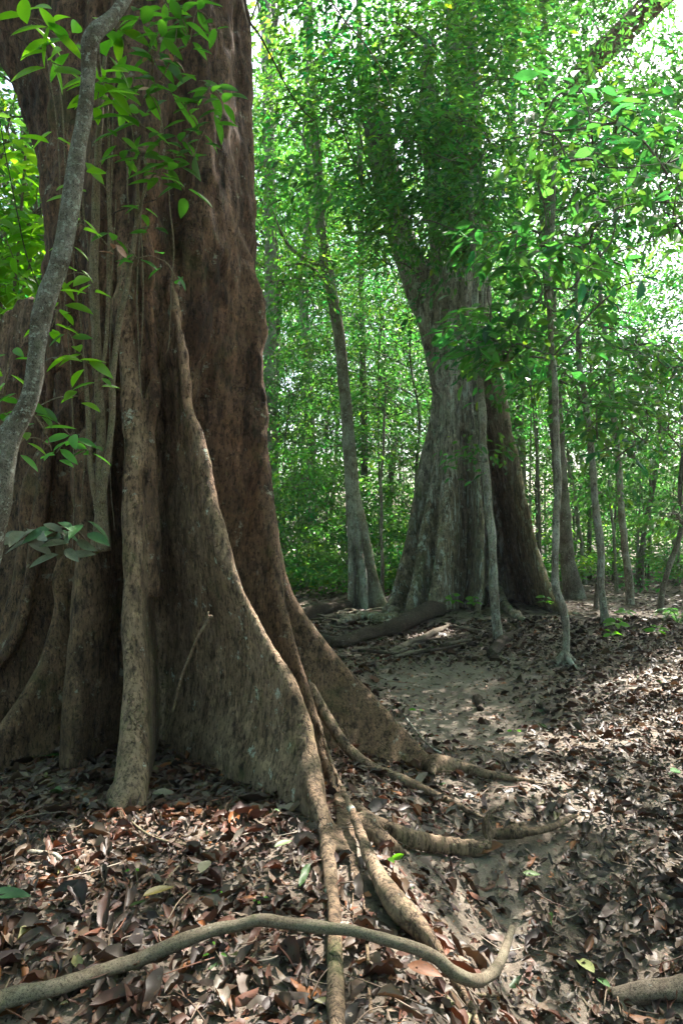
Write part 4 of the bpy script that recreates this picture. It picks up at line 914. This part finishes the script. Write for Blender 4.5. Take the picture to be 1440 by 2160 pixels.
climber('climbing_shrub', 'leafy shrub of straight pale stems rooted on the trunk knob, right of the thick liana', 'shrub',
        [([(222, 120, 3.8), (212, 240, 3.82), (204, 400, 3.85), (199, 550, 3.87), (201, 680, 3.88), (208, 800, 3.9), (213, 900, 3.92), (214, 1000, 3.93), (214, 1080, 3.94), (212, 1160, 3.96)], [.010, .016, .022, .024, .024, .026, .028, .032, .04, .06]),
         ([(292, 350, 3.75), (286, 470, 3.8), (270, 600, 3.85), (250, 700, 3.88), (240, 800, 3.88), (238, 880, 3.88), (226, 980, 3.9), (216, 1060, 3.92)], [.007, .012, .016, .018, .018, .02, .024]),
         ([(340, 250, 3.75), (330, 340, 3.78), (300, 420, 3.82), (284, 500, 3.83)], [.005, .007, .009]),
         ([(228, 200, 3.8), (229, 400, 3.82), (231, 560, 3.84), (226, 700, 3.86), (215, 820, 3.88)], [.006, .009, .010, .011, .011]),
         ([(178, 760, 3.85), (186, 860, 3.87), (190, 960, 3.9), (200, 1040, 3.92), (208, 1100, 3.94)], [.010, .015, .017, .02]),
         ([(262, 190, 3.9), (266, 330, 3.95), (272, 470, 3.98)], [.004, .005, .005]), ([(160, 230, 4.0), (175, 420, 4.0), (190, 640, 4.0), (196, 800, 3.95)], [.004, .005, .005])] + [([(x0, y0, 3.95), (x0 + dx, y0 + 170, 4.0), (x0 + dx * 1.6, y0 + 360, 4.02), (x0 + dx, y0 + 560, 4.02)], [.003, .004, .004, .003]) for x0, y0, dx in ((120, 120, 14), (250, 60, -10), (275, 240, 18), (310, 300, -12), (245, 420, -8), (150, 520, 20), (330, 180, 22), (140, 640, 10), (90, 60, 24), (262, 560, -20))],
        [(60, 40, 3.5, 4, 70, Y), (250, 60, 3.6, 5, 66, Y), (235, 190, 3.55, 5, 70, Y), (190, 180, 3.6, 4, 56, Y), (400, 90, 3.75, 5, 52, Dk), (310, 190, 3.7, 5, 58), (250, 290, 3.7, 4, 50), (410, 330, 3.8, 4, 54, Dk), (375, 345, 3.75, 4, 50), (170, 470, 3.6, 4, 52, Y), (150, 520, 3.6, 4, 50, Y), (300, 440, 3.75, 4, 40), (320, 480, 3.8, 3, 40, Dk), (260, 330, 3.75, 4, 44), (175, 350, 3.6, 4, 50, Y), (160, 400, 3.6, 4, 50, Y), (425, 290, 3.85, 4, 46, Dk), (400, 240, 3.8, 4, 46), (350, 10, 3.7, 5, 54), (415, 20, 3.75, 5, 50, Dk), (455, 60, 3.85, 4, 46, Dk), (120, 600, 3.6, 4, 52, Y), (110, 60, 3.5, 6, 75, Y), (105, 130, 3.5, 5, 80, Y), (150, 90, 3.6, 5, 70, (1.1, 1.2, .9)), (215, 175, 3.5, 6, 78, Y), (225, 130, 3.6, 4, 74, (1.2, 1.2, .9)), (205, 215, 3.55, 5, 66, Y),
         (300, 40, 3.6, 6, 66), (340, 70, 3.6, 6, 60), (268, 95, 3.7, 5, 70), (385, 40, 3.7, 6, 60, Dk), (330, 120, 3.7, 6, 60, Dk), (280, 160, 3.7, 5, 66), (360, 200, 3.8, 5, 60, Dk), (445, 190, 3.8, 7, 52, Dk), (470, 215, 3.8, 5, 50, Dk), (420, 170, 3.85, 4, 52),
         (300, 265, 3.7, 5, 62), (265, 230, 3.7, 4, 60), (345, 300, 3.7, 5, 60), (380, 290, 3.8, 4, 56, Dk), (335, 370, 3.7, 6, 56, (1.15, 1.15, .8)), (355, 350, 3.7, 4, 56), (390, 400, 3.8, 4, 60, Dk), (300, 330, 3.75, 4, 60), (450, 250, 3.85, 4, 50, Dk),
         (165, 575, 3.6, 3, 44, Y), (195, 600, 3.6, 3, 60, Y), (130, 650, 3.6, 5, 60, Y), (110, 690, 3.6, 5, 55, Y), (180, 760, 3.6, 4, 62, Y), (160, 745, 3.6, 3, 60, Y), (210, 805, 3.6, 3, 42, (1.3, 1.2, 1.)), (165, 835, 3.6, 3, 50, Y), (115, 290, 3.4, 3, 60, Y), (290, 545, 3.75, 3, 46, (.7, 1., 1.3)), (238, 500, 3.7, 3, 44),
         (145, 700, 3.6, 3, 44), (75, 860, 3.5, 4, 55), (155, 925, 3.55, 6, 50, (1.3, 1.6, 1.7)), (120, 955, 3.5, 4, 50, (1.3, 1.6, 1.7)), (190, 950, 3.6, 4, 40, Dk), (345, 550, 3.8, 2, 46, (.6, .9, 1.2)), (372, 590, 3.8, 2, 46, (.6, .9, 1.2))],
        M_STEM, 5)
climber('hanging_leaf_cluster', 'string of pinkish withered leaves dangling high on the colossal trunk', 'vine',
        [([(318, 90, 3.7), (322, 150, 3.7), (328, 190, 3.7)], [.003, .003, .002]), ([(372, 60, 3.7), (366, 110, 3.7), (345, 165, 3.7)], [.003, .003, .002]), ([(145, 260, 3.5), (140, 300, 3.5)], [.002, .002]), ([(240, 480, 3.7), (242, 530, 3.7)], [.002, .002])],
        [(328, 180, 3.65, 2, 34, Pk), (320, 120, 3.65, 2, 26, Pk), (366, 130, 3.65, 2, 28, Pk), (372, 120, 3.65, 1, 26, Pk), (145, 300, 3.45, 2, 36, Pk), (240, 520, 3.65, 2, 36, Pk), (248, 530, 3.65, 1, 36, Pk)], M_STEM, 6, leafmat=M_DEAD)
climber('broad_leaf_sprig', 'drooping sprig of large grey-green leaves low on the colossal trunk below the thin stems', 'plant',
        [([(40, 1128, 3.55), (90, 1118, 3.55), (130, 1112, 3.58), (165, 1120, 3.62), (190, 1150, 3.8)], [.004, .005, .006, .007]), ([(135, 1118, 3.58), (134, 1160, 3.55)], [.004, .003])],
        [(50, 1125, 3.5, 5, 62, (.17, .165, .11)), (85, 1118, 3.5, 5, 60, (.17, .165, .11)), (120, 1115, 3.52, 5, 58, (.06, .13, .05)), (134, 1160, 3.5, 4, 62, (.17, .19, .12)), (178, 1108, 3.58, 4, 56, (.04, .12, .03)), (155, 1130, 3.55, 4, 54, (.11, .14, .08))], M_STEM, 7, leafmat=M_DEAD)
climber('leafy_twig', 'bright leafy twig reaching in from the left edge under the thick liana', 'twig',
        [([(-60, 800, 3.0), (0, 830, 3.0), (50, 850, 3.05), (90, 900, 3.1), (110, 950, 3.1)], [.006, .005, .004, .003])],
        [(15, 790, 2.95, 4, 62, Y), (25, 745, 2.95, 3, 50, (1.2, 1.3, 1)), (45, 840, 3., 3, 56, (.9, 1, .9)), (50, 925, 3.0, 4, 52, Y), (85, 890, 3.05, 3, 56), (5, 870, 2.95, 3, 50), (35, 965, 3., 2, 46, (1.3, 1.6, 1.8))], M_STEM, 8)
r = rng_(55)      # the sunlit shrub seen left of the trunk
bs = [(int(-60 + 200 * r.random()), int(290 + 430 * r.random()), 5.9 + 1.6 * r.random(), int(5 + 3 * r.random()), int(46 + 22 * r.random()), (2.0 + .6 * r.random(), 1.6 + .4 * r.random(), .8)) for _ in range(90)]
climber('leafy_shrub', 'sunlit yellow-green shrub behind the left flank of the colossal tree', 'shrub',
        [([(60, 250, 6.6), (40, 500, 6.6), (20, 800, 6.6), (10, 1150, 6.7), (10, 1290, 6.8)], [.01, .016, .02, .025]), ([(-30, 350, 6.3), (0, 600, 6.5), (20, 850, 6.6)], [.008, .012, .015]), ([(120, 320, 6.6), (80, 480, 6.6), (40, 650, 6.6)], [.006, .01, .012])], bs, M_STEM, 9)
climber('hanging_vine', 'long thin vine slanting down from the top edge beside the colossal trunk', 'vine', [([(510, -40, 4.6), (524, 38, 4.7), (548, 75, 4.8), (580, 132, 5.0), (612, 195, 5.2), (640, 235, 5.3), (668, 265, 5.4), (672, 330, 5.4)], [.008, .008, .006, .005, .004, .003]), ([(530, 40, 4.7), (545, 0, 4.75), (560, -50, 4.8)], [.006, .005])], [], M_LOG, 10, part='stem')
climber('hanging_vine', 'forked thin vine dangling at the top centre against the leaves', 'vine', [([(676, -30, 5.2), (725, 42, 5.3), (768, 92, 5.4), (800, 140, 5.5), (822, 185, 5.6), (828, 240, 5.6)], [.006, .006, .005, .003]), ([(800, 140, 5.5), (798, 190, 5.5), (790, 240, 5.5)], [.003, .002])], [], M_STEM, 11)
climber('bare_twig', 'bare twig with one dead leaf leaning on the broad middle buttress', 'twig', [([(447, 1298, 3.55), (425, 1335, 3.55), (398, 1390, 3.6), (380, 1440, 3.65), (366, 1500, 3.7)], [.006, .008, .008, .006])], [(440, 1290, 3.55, 1, 34, (.14, .07, .04))], M_STEM, 12, leafmat=M_DEAD)
for pts, lab in (([(0, 60, 3.9), (60, 100, 4.0), (120, 230, 4.1), (150, 420, 4.15), (170, 640, 4.15)], 'thin wiry vine arching over the dark side stem'),
                 ([(330, 420, 4.0), (250, 445, 3.9), (200, 470, 3.9)], 'short wiry tendril crossing the thin pale stems'),
                 ([(0, 255, 4.2), (30, 420, 4.2), (65, 560, 4.25), (105, 660, 4.3)], 'dark wiry vine hanging before the sunlit shrub')):
    climber('wiry_vine', lab, 'vine', [(pts, [.003, .004, .003])], [], M_LOG, 14, sides=6)

# ================================================================== fallen wood
def wood(name, pts, rad, label, cat, mat=M_LOG, sides=10, wob=.25, seed=0, extra=()):
    p = np.array([q if isinstance(q, np.ndarray) else P(*q) for q in pts]); rr = np.interp(np.linspace(0, 1, len(p)), np.linspace(0, 1, len(rad)), rad)
    b = p[len(p) // 2].copy(); m = Mesh()
    q = resample(np.c_[p, rr], len(p) * 8); q[:, 3] *= 1 + .22 * fbm(q[:, :3] * 7, seed + 3, 3); q[:, :3] += .007 * np.stack([fbm(q[:, :3] * 6, seed + j, 2) for j in range(3)], -1)
    V, T, Q = tube_data(q[:, :3], q[:, 3], sides, len(q), wob, seed); m.add(V, T, Q); o = m.build(name, mat, b); tag(o, label, cat)
    return o
def q_ground(q): return gl(q[0], q[1], 0.0)
def wg(name, pts, rad, label, cat, lift=0.6, **k):      # lies on the ground
    n = len(pts); rr = np.interp(np.linspace(0, 1, n), np.linspace(0, 1, len(rad)), rad)
    p = np.array([gl(a, b, 0) for a, b in pts]); p[:, 2] += rr * lift
    b = p[n // 2].copy(); m = Mesh(); q = resample(np.c_[p, rr], n * 8); sd = k.get('seed', 1)
    q[:, 3] *= 1 + .15 * fbm(q[:, :3] * 5, sd + 3, 2)
    q[:, :3] += (rr.max() * .35 * np.stack([fbm(q[:, :3] * 2.2 / max(rr.max() * 8, .2), sd + j, 2) for j in range(3)], -1)); V, T, Q = tube_data(q[:, :3], q[:, 3], k.get('sides', 10), len(q), k.get('wob', .42), sd); m.add(V, T, Q)
    return tag(m.build(name, k.get('mat', M_LOG), b), label, cat)
wood('fallen_branch', [gl(a, b, c) for a, b, c in ((-60, 2150, .05), (0, 2112, .06), (100, 2085, .05), (200, 2055, .045), (290, 2028, .05), (370, 1992, .07), (450, 1962, .085), (505, 1950, .09), (560, 1940, .10), (640, 1950, .09), (760, 1968, .11), (850, 1992, .13), (920, 2022, .13), (955, 2052, .12), (1000, 2070, .13), (1038, 2052, .17), (1062, 2012, .22), (1080, 1958, .28))],
     [.026, .023, .021, .020, .022, .021, .019, .021, .018, .017, .018, .020, .020, .018, .013], 'long smooth branch lying across the foreground with its right end curling up', 'branch', M_BRANCH, 14, .12, 3)
wg('fallen_log', [(655, 1352), (700, 1366), (750, 1358), (800, 1346), (850, 1330), (900, 1312), (935, 1300)], [.07, .09, .09, .10, .15, .11], 'dark fallen log lying at the foot of the tent-like buttresses', 'log', seed=2, sides=14, lift=.9)
wg('fallen_log', [(600, 1318), (640, 1306), (690, 1294), (735, 1284)], [.10, .12, .09], 'short dark log behind, between the colossal tree and the slim flared one', 'log', seed=3, sides=14, lift=.7)
wg('fallen_log', [(1290, 2112), (1350, 2108), (1420, 2098), (1520, 2085)], [.03, .045, .05], 'greyish half-buried log at the bottom right corner', 'log', seed=4, sides=14, lift=.4, mat=M_ROOT)
wg('fallen_stick', [(1036, 1385), (1056, 1362), (1085, 1340)], [.06, .07, .04], 'stubby dark bough piece at the foot of the straight grey sapling', 'branch', seed=5)
wg('fallen_stick', [(930, 1368), (955, 1352), (980, 1342)], [.04, .045, .03], 'short dark bough piece right of the dark log', 'branch', seed=6)
wg('fallen_stick', [(800, 1390), (850, 1368), (905, 1345), (945, 1325)], [.03, .045, .05, .04], 'bent grey bough in front of the dark log end', 'branch', seed=7, mat=M_ROOT)
wg('fallen_stick', [(790, 1372), (830, 1382), (880, 1362), (925, 1350)], [.025, .03, .02], 'thin grey bough twisted below the dark log', 'branch', seed=8, mat=M_ROOT)
wg('fallen_stick', [(1012, 1500), (1008, 1480), (1000, 1468)], [.03, .04, .015], 'small root stub sticking out in the middle of the path', 'branch', seed=9)
wg('fallen_stick', [(1285, 1690), (1300, 1720), (1322, 1755)], [.02, .03, .012], 'dark rotten bark piece among grey leaves at right', 'branch', seed=10)
wg('fallen_stick', [(1140, 1490), (1165, 1510)], [.03, .02], 'small knobby wood bit in the dark leaves right of the path', 'branch', seed=11)
wg('twig', [(840, 1500), (870, 1540), (905, 1580), (960, 1610), (1010, 1640)], [.008, .009, .006, .004], 'long thin pale twig slanting above the low dark buttress tip', 'twig', seed=12, mat=M_BARKP, sides=6, lift=3)
wg('twig', [(1150, 1545), (1185, 1535), (1215, 1548), (1235, 1570)], [.004, .006, .004], 'bowed pale twig beside the sunlit leaves', 'twig', seed=13, mat=M_BARKP, sides=6, lift=2)
wg('twig', [(250, 1712), (285, 1750), (330, 1780), (400, 1795), (450, 1805), (495, 1808)], [.005, .006, .006, .004], 'forked twig on the litter just below the narrow column-like buttress', 'twig', seed=14, mat=M_STEM, sides=7, lift=4)
wg('twig', [(0, 1822), (60, 1812), (110, 1815), (135, 1830)], [.009, .010, .008], 'whitish stick near the left edge in the sunlit litter', 'twig', seed=15, mat=M_BARKP, sides=8, lift=3)
wg('twig', [(335, 1925), (345, 1880), (375, 1840), (398, 1820)], [.003, .004, .003], 'thin brown twig lying between dead leaves above the long branch', 'twig', seed=16, mat=M_STEM, sides=6, lift=6)
wg('twig', [(470, 2120), (510, 2060), (540, 2020), (568, 1990)], [.004, .005, .003], 'thin twig under the middle of the long branch', 'twig', seed=17, mat=M_STEM, sides=6, lift=4)
wg('twig', [(1170, 2030), (1205, 2080), (1240, 2130)], [.005, .006, .004], 'thin twig in the shaded hollow above the half-buried log', 'twig', seed=18, mat=M_STEM, sides=6, lift=2)
wg('twig', [(1005, 2105), (1050, 2108), (1105, 2106)], [.006, .006, .005], 'straight short stick right of the pale root end', 'twig', seed=19, mat=M_STEM, sides=6, lift=2)
wg('twig', [(1320, 1850), (1350, 1830), (1392, 1838), (1430, 1870)], [.006, .008, .005], 'curved twig over grey leaves at the right edge', 'twig', seed=20, mat=M_ROOT, sides=6, lift=2)
wg('twig', [(1395, 1310), (1415, 1300), (1438, 1320), (1460, 1345)], [.012, .014, .01], 'whitish forked stick by the bow-shaped sapling', 'twig', seed=21, mat=M_BARKP, sides=6, lift=3)
wg('twig', [(1085, 1375), (1110, 1345), (1160, 1335)], [.02, .03, .02], 'rotting bough piece right of the stubby one', 'branch', seed=22)

r = rng_(67)
for k_ in range(16):
    px, py = 655 + 340 * r.random(), 1300 + 85 * r.random(); dx, dy = 18 + 50 * r.random(), r.normal(0, 14); sg = 1 if r.random() < .5 else -1
    o = wg('broken_stick', [(px - dx, py - sg * dy), (px, py + 3), (px + dx, py + sg * dy * .8)], [.012 + .014 * r.random(), .022, .008], 'thin broken stick in the brushwood around the dark fallen log', 'stick', seed=30 + k_, sides=6, lift=2.2, mat=M_ROOT if k_ % 2 else M_LOG); o['group'] = 'broken sticks by the fallen log'

# ================================================================== leaf litter
DEAD = np.array([(.060, .036, .024), (.150, .056, .032), (.125, .076, .048), (.21, .145, .10), (.27, .215, .17), (.30, .11, .035), (.075, .040, .036), (.17, .105, .08), (.22, .20, .08), (.06, .14, .03)])
W_L = np.array([.18, .24, .20, .09, .045, .05, .08, .10, .012, .006]); W_R = np.array([.26, .07, .20, .20, .14, .02, .08, .12, .008, .004])
def crumple(t, seed):
    V, T, Q = t; r = rng_(seed); V = V.copy(); V[1:-1, 1] *= 1 + .15 * r.normal(0, 1, len(V) - 2); V[1:-1, 0] += .05 * r.normal(0, 1, len(V) - 2)
    V[:, 2] += .06 * r.normal(0, 1, len(V)); V[:, 1] += .14 * r.normal() * np.sin(V[:, 0] * 3) ; return V, T, Q
LTS = [crumple(leaf_template(4, f, c), 700 + i) for i, (f, c) in enumerate(((.5, .3), (-.45, -.35), (.25, -.45), (.9, .1), (-.2, .5), (.6, -.6), (1.3, .1), (.1, .2), (-.9, .1), (.3, .8)))]
tubes_xy = np.vstack([np.c_[f['p'][:, :2], f['p'][:, 3]] for f in fins1 if f['kind'] == 'tube'])
def litter():
    r = rng_(101); m = Mesh()
    for (x0, x1, y0, y1, dens, L0, far) in ((-3.2, 3.6, 1.1, 3.4, 1250, .080, 0), (-4.5, 5.0, 3.4, 6.2, 900, .080, 0), (-5, 8, 6.2, 10.5, 450, .088, 0), (-11, 15, 10.5, 24, 140, .12, 1)):
        n = int((x1 - x0) * (y1 - y0) * dens); x = x0 + (x1 - x0) * r.random(n); y = y0 + (y1 - y0) * r.random(n)
        q = np.stack([x, y, x * 0], -1); d = 0.9 + 0.35 * fbm(q * 1.1, 7, 3)
        path = np.exp(-((x - 1.0 - 0.05 * (y - 6)) / 0.75) ** 2) * sstep(4.3, 5.3, y) * (1 - sstep(7.2, 8.8, y)); d = d * (1 - .96 * np.clip(path * 1.25, 0, 1))
        d = d * (1 - .5 * np.exp(-((x - .95 + .1 * (4.5 - y)) / .3) ** 2) * sstep(2.6, 3.4, y) * (1 - sstep(4.6, 5.6, y)))
        bank = np.exp(-(((x - .52) / .28) ** 2 + ((y - 2.85) / .55) ** 2)) + np.exp(-(((x - 1.0) / .3) ** 2 + ((y - 2.4) / .4) ** 2)) * .7; d = d * (1 - .72 * np.clip(bank, 0, 1))
        d = d * (1 - .5 * np.exp(-(((x - .25) / .25) ** 2 + ((y - 3.1) / .5) ** 2)))
        k = r.random(n) < d; k &= np.hypot(x + 1.35, y - 4.9) > .5; k &= np.abs(x / y) < .85
        x, y = x[k], y[k]; n = len(x)
        if y1 < 7:
            dd = np.full(n, 9.0)
            for tx, ty, tr in tubes_xy: dd = np.minimum(dd, np.hypot(x - tx, y - ty) - tr)
            k = (dd > .012) | (r.random(n) < .05); x, y = x[k], y[k]; n = len(x)
        z = H(x, y) + .004 + .026 * r.random(n) ** 1.5
        gx = (H(x + .03, y) - H(x - .03, y)) / .06; gy = (H(x, y + .03) - H(x, y - .03)) / .06
        nr = np.stack([-gx, -gy, x * 0 + 1], -1) + r.normal(0, .21 if not far else .16, (n, 3)); a = r.random(n) * 6.28
        dv = np.stack([np.cos(a), np.sin(a), gx * np.cos(a) + gy * np.sin(a) + r.normal(0, .16, n)], -1)
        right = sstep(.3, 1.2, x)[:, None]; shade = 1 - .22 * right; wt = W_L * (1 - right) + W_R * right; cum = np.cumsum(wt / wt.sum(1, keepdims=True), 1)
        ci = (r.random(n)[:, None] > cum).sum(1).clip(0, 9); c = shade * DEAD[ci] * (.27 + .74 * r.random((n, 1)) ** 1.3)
        L = L0 * (.30 + .95 * r.random(n) ** 1.2 + .8 * (r.random(n) < .05)); W = L * (.26 + .20 * r.random(n))
        pos = np.stack([x, y, z], -1) - unit(dv) * L[:, None] * .5 + [0, 0, .004]
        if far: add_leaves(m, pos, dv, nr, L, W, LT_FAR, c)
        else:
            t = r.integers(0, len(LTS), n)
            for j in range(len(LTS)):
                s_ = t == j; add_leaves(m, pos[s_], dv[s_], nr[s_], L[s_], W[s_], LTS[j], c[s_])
    for (x0, x1, y0, y1, n, Ls) in ((-3, 3.4, 1.2, 5.0, 26000, .022), (-3.5, 6, 5.0, 10.5, 16000, .032)):      # crumbs and torn bits
        x = x0 + (x1 - x0) * r.random(n); y = y0 + (y1 - y0) * r.random(n); k = np.abs(x / y) < .8; x, y = x[k], y[k]; n = len(x)
        z = H(x, y) + .003 + .02 * r.random(n) ** 2; a = r.random(n) * 6.28; L = Ls * (.4 + 1.2 * r.random(n))
        c = DEAD[r.integers(0, 8, n)] * (.3 + 1.0 * r.random((n, 1)))
        add_leaves(m, np.stack([x, y, z], -1), np.stack([np.cos(a), np.sin(a), r.normal(0, .25, n)], -1), np.array([0, 0, 1.0]) + r.normal(0, .45, (n, 3)), L, L * (.25 + .6 * r.random(n)), LT_FAR, c)
    for k in range(520):                                   # bits of broken twig
        y = 1.4 + 8 * r.random() ** 1.3; x = (r.random() * 1.3 - .62) * y; a = r.random() * 6.28; L = .06 + .22 * r.random() ** 2; p = []
        for t in (-.5, 0, .5):
            q = np.array([x + math.cos(a) * L * t + r.normal(0, .01), y + math.sin(a) * L * t + r.normal(0, .01), 0]); q[2] = H(q[0], q[1]) + .03 + .012 * r.random(); p.append(q)
        V, T, Q = tube_data(p, [.003, .0028, .0015], 4, 6); m.add(V, T, Q, DEAD[r.integers(1, 5)] * (.7 + .8 * r.random()))
    tag(m.build('leaf_litter', M_DEAD), kind='stuff')
litter()

# single leaves and seedlings one can point at
def unseen_shade_leaves():  # unseen leaf mass around the camera, added to block sky light
    r = rng_(93); m = Mesh(); n = 1300; a = R(-232) + R(284) * r.random(n); a = np.where(r.random(n) < .8, a, a); q = 9 + 13 * r.random(n)
    c = np.stack([q * np.cos(a), 2 + q * np.sin(a), .5 + 17 * r.random(n)], -1); b = r.random(n) * 6.28
    k = ~((c[:, 1] > -1) & (np.abs(c[:, 0]) < .66 * c[:, 1] + 2.2)); c, b = c[k], b[k]
    crown_data(m, r, c, np.stack([np.cos(b), np.sin(b), b * 0], -1), 70, .34, 1.9, droop=.3, flat=.6, keep=off_sunbeam)
    tag(m.build('unseen_shade_leaves', M_LEAF, smooth=False), kind='stuff')
unseen_shade_leaves()
def one_leaf(px, py, Lpx, wl, rot, c, label, lift=.05, tilt=(0, 0), mat=M_DEAD):
    p = gl(px, py, lift); L = Lpx / F * p[1]; m = Mesh(); r = rng_(int(px + py))
    dv = np.array([[math.cos(rot), math.sin(rot), tilt[0]]]); nr = np.array([[tilt[1], -.3, 1.0]])
    add_leaves(m, (p - unit(dv)[0] * L / 2)[None], dv, nr, L, L * wl, leaf_template(8, .2, .12), np.array([c])); return tag(m.build('fallen_leaf', mat, p), label, 'leaf')
one_leaf(895, 2045, 75, .42, -.4, (.20, .07, .025), 'large orange-brown leaf on the pale root below the long branch')
one_leaf(1232, 2033, 60, .42, 1.9, (.26, .28, .10), 'pale yellow-green leaf lying in the shaded hollow')
one_leaf(1120, 1843, 40, .4, .1, (.10, .18, .03), 'yellowish green leaf on the bare soil of the bank')
one_leaf(1424, 1626, 24, .8, .1, (.07, .25, .03), 'round fresh green leaf near the right edge')
one_leaf(55, 1590, 140, .28, .25, (.025, .085, .012), 'long dark green leaf at the left edge before the tree foot')
one_leaf(20, 1886, 90, .34, .05, (.03, .085, .03), 'glossy dark green leaf at the left edge, in the sunlit litter')
one_leaf(432, 1825, 64, .4, 1.5, (.15, .15, .10), 'pale grey-green leaf standing in the litter above the long branch')
one_leaf(345, 1672, 46, .5, .3, (.16, .15, .11), 'pale oval leaf right of the column-like buttress foot')
one_leaf(335, 1878, 70, .3, .7, (.14, .11, .02), 'mustard yellow leaf in the middle of the left litter')
one_leaf(598, 1778, 50, .3, .8, (.12, .17, .06), 'narrow olive leaf left of the long slim root')
one_leaf(205, 2050, 80, .45, .6, (.06, .03, .018), 'big brown leaf under the left part of the long branch')
one_leaf(1270, 2070, 40, .4, 2.0, (.05, .13, .03), 'small green leaf in the hollow just above the half-buried log')
def seedling(px, py, h, n, Lpx, label, tint=(1.6, 1.6, 1), name='seedling'):
    b = gl(px, py, 0); t = b + [.0, 0, h]; L = Lpx / F * b[1]; r = rng_(int(px * 3 + py)); rt = thing(name, b, label, 'seedling')
    m = Mesh(); V, T, Q = tube_data([b, (b + t) / 2 + [.01, 0, 0], t], [.0025, .002, .0015], 5, 8); m.add(V, T, Q); m.build('stem', M_STEM, b, rt)
    m = Mesh()
    for k in range(max(1, n // 4)): leaf_bunch(m, r, b + (t - b) * (1 - .25 * k), min(n, 4), L, out=(0, 0, .2), wl=.45, tint=tint, droop=.1, tw=.01)
    m.build('leaves', M_LEAFN, b, rt)
seedling(284, 1882, .09, 2, 12, 'tiny two-leaved seedling in the left litter'); seedling(572, 1728, .05, 2, 11, 'tiny bright seedling above the olive leaf')
seedling(547, 1935, .06, 3, 14, 'small seedling right above the long branch'); seedling(455, 2040, .05, 3, 16, 'small seedling below the long branch')
seedling(465, 1900, .04, 3, 12, 'tiny seedling between brown leaves'); seedling(815, 1835, .05, 3, 30, 'broad-leaved seedling beside the pale root')
seedling(1300, 1335, .18, 10, 26, 'bushy green seedling on the litter below the whitish saplings'); seedling(1385, 1350, .15, 8, 22, 'low green seedling near the bow-shaped sapling')
seedling(1320, 1310, .16, 8, 20, 'green seedling behind the bushy one'); seedling(1290, 1350, .1, 8, 18, 'small green seedling in front of the bushy one')
seedling(955, 1300, .35, 8, 20, 'thin seedling before the centre buttress'); seedling(1000, 1300, .3, 8, 18, 'thin seedling at the narrow dark buttress gap')
seedling(840, 1250, .5, 10, 22, 'leafy seedling between the slim tree and the leftmost mossy buttress'); seedling(1150, 1300, .3, 8, 18, 'seedling growing over the right root of the tent-like buttresses')
seedling(880, 1510, .05, 5, 14, 'tiny green sprout on the bare path'); seedling(1085, 1555, .05, 4, 14, 'tiny green sprout right of the path')
def fern(px, py, n, L, label):
    b = gl(px, py, 0); rt = thing('fern', b, label, 'fern'); r = rng_(px)
    for k in range(n):
        a = k * 2.4 + r.random(); e = np.array([math.cos(a), math.sin(a), 0]); p = [b, b + e * L * .35 + [0, 0, L * .55], b + e * L * .75 + [0, 0, L * .6], b + e * L * 1.05 + [0, 0, L * .3]]
        q = resample(np.array(p), 26); V, T, Q = tube_data(p, [.006, .005, .004, .002], 4, 12); m = Mesh(); m.add(V, T, Q)
        tn = unit(np.gradient(q, axis=0)); sd = unit(np.cross(tn, [0, 0, 1.0])); ll = L * .26 * np.sin(np.linspace(.25, 3.0, 26)) + .01
        for s_ in (-1, 1): add_leaves(m, q, sd * s_ + tn * .35 - [0, 0, .15], np.tile([0, 0, 1.0], (26, 1)) + r.normal(0, .15, (26, 3)), ll, ll * .25, LT_FAR, tints(r, 26) * 1.3)
        m.build('frond', M_LEAF, b, rt)
fern(690, 1215, 9, .9, 'pale feathery fern left of the slim flared tree'); fern(622, 1240, 8, .8, 'feathery fern just right of the colossal trunk')
fern(1430, 1318, 7, .35, 'small spiky fern at the right edge by the whitish stick'); fern(870, 1225, 7, .6, 'fern tucked behind the leftmost mossy buttress')

# ================================================================== the damp air between the trees
hz = Mesh(); x0, x1, y0, y1, z0, z1 = -90, 90, -30, 100, -4.0, 45
V = np.array([(x, y, z) for x in (x0, x1) for y in (y0, y1) for z in (z0, z1)], float)
hz.add(V, Q=[(0, 1, 3, 2), (4, 6, 7, 5), (0, 4, 5, 1), (2, 3, 7, 6), (0, 2, 6, 4), (1, 5, 7, 3)])
mh = bpy.data.materials.new('haze'); mh.use_nodes = True; n_ = mh.node_tree; n_.nodes.remove(n_.nodes['Principled BSDF'])
pv = n_.nodes.new('ShaderNodeVolumePrincipled'); pv.inputs['Color'].default_value = (.93, .97, 1, 1); pv.inputs['Density'].default_value = HAZE
n_.links.new(pv.outputs[0], n_.nodes['Material Output'].inputs['Volume'])
if HAZE > 0: tag(hz.build('haze', mh, smooth=False), kind='stuff')
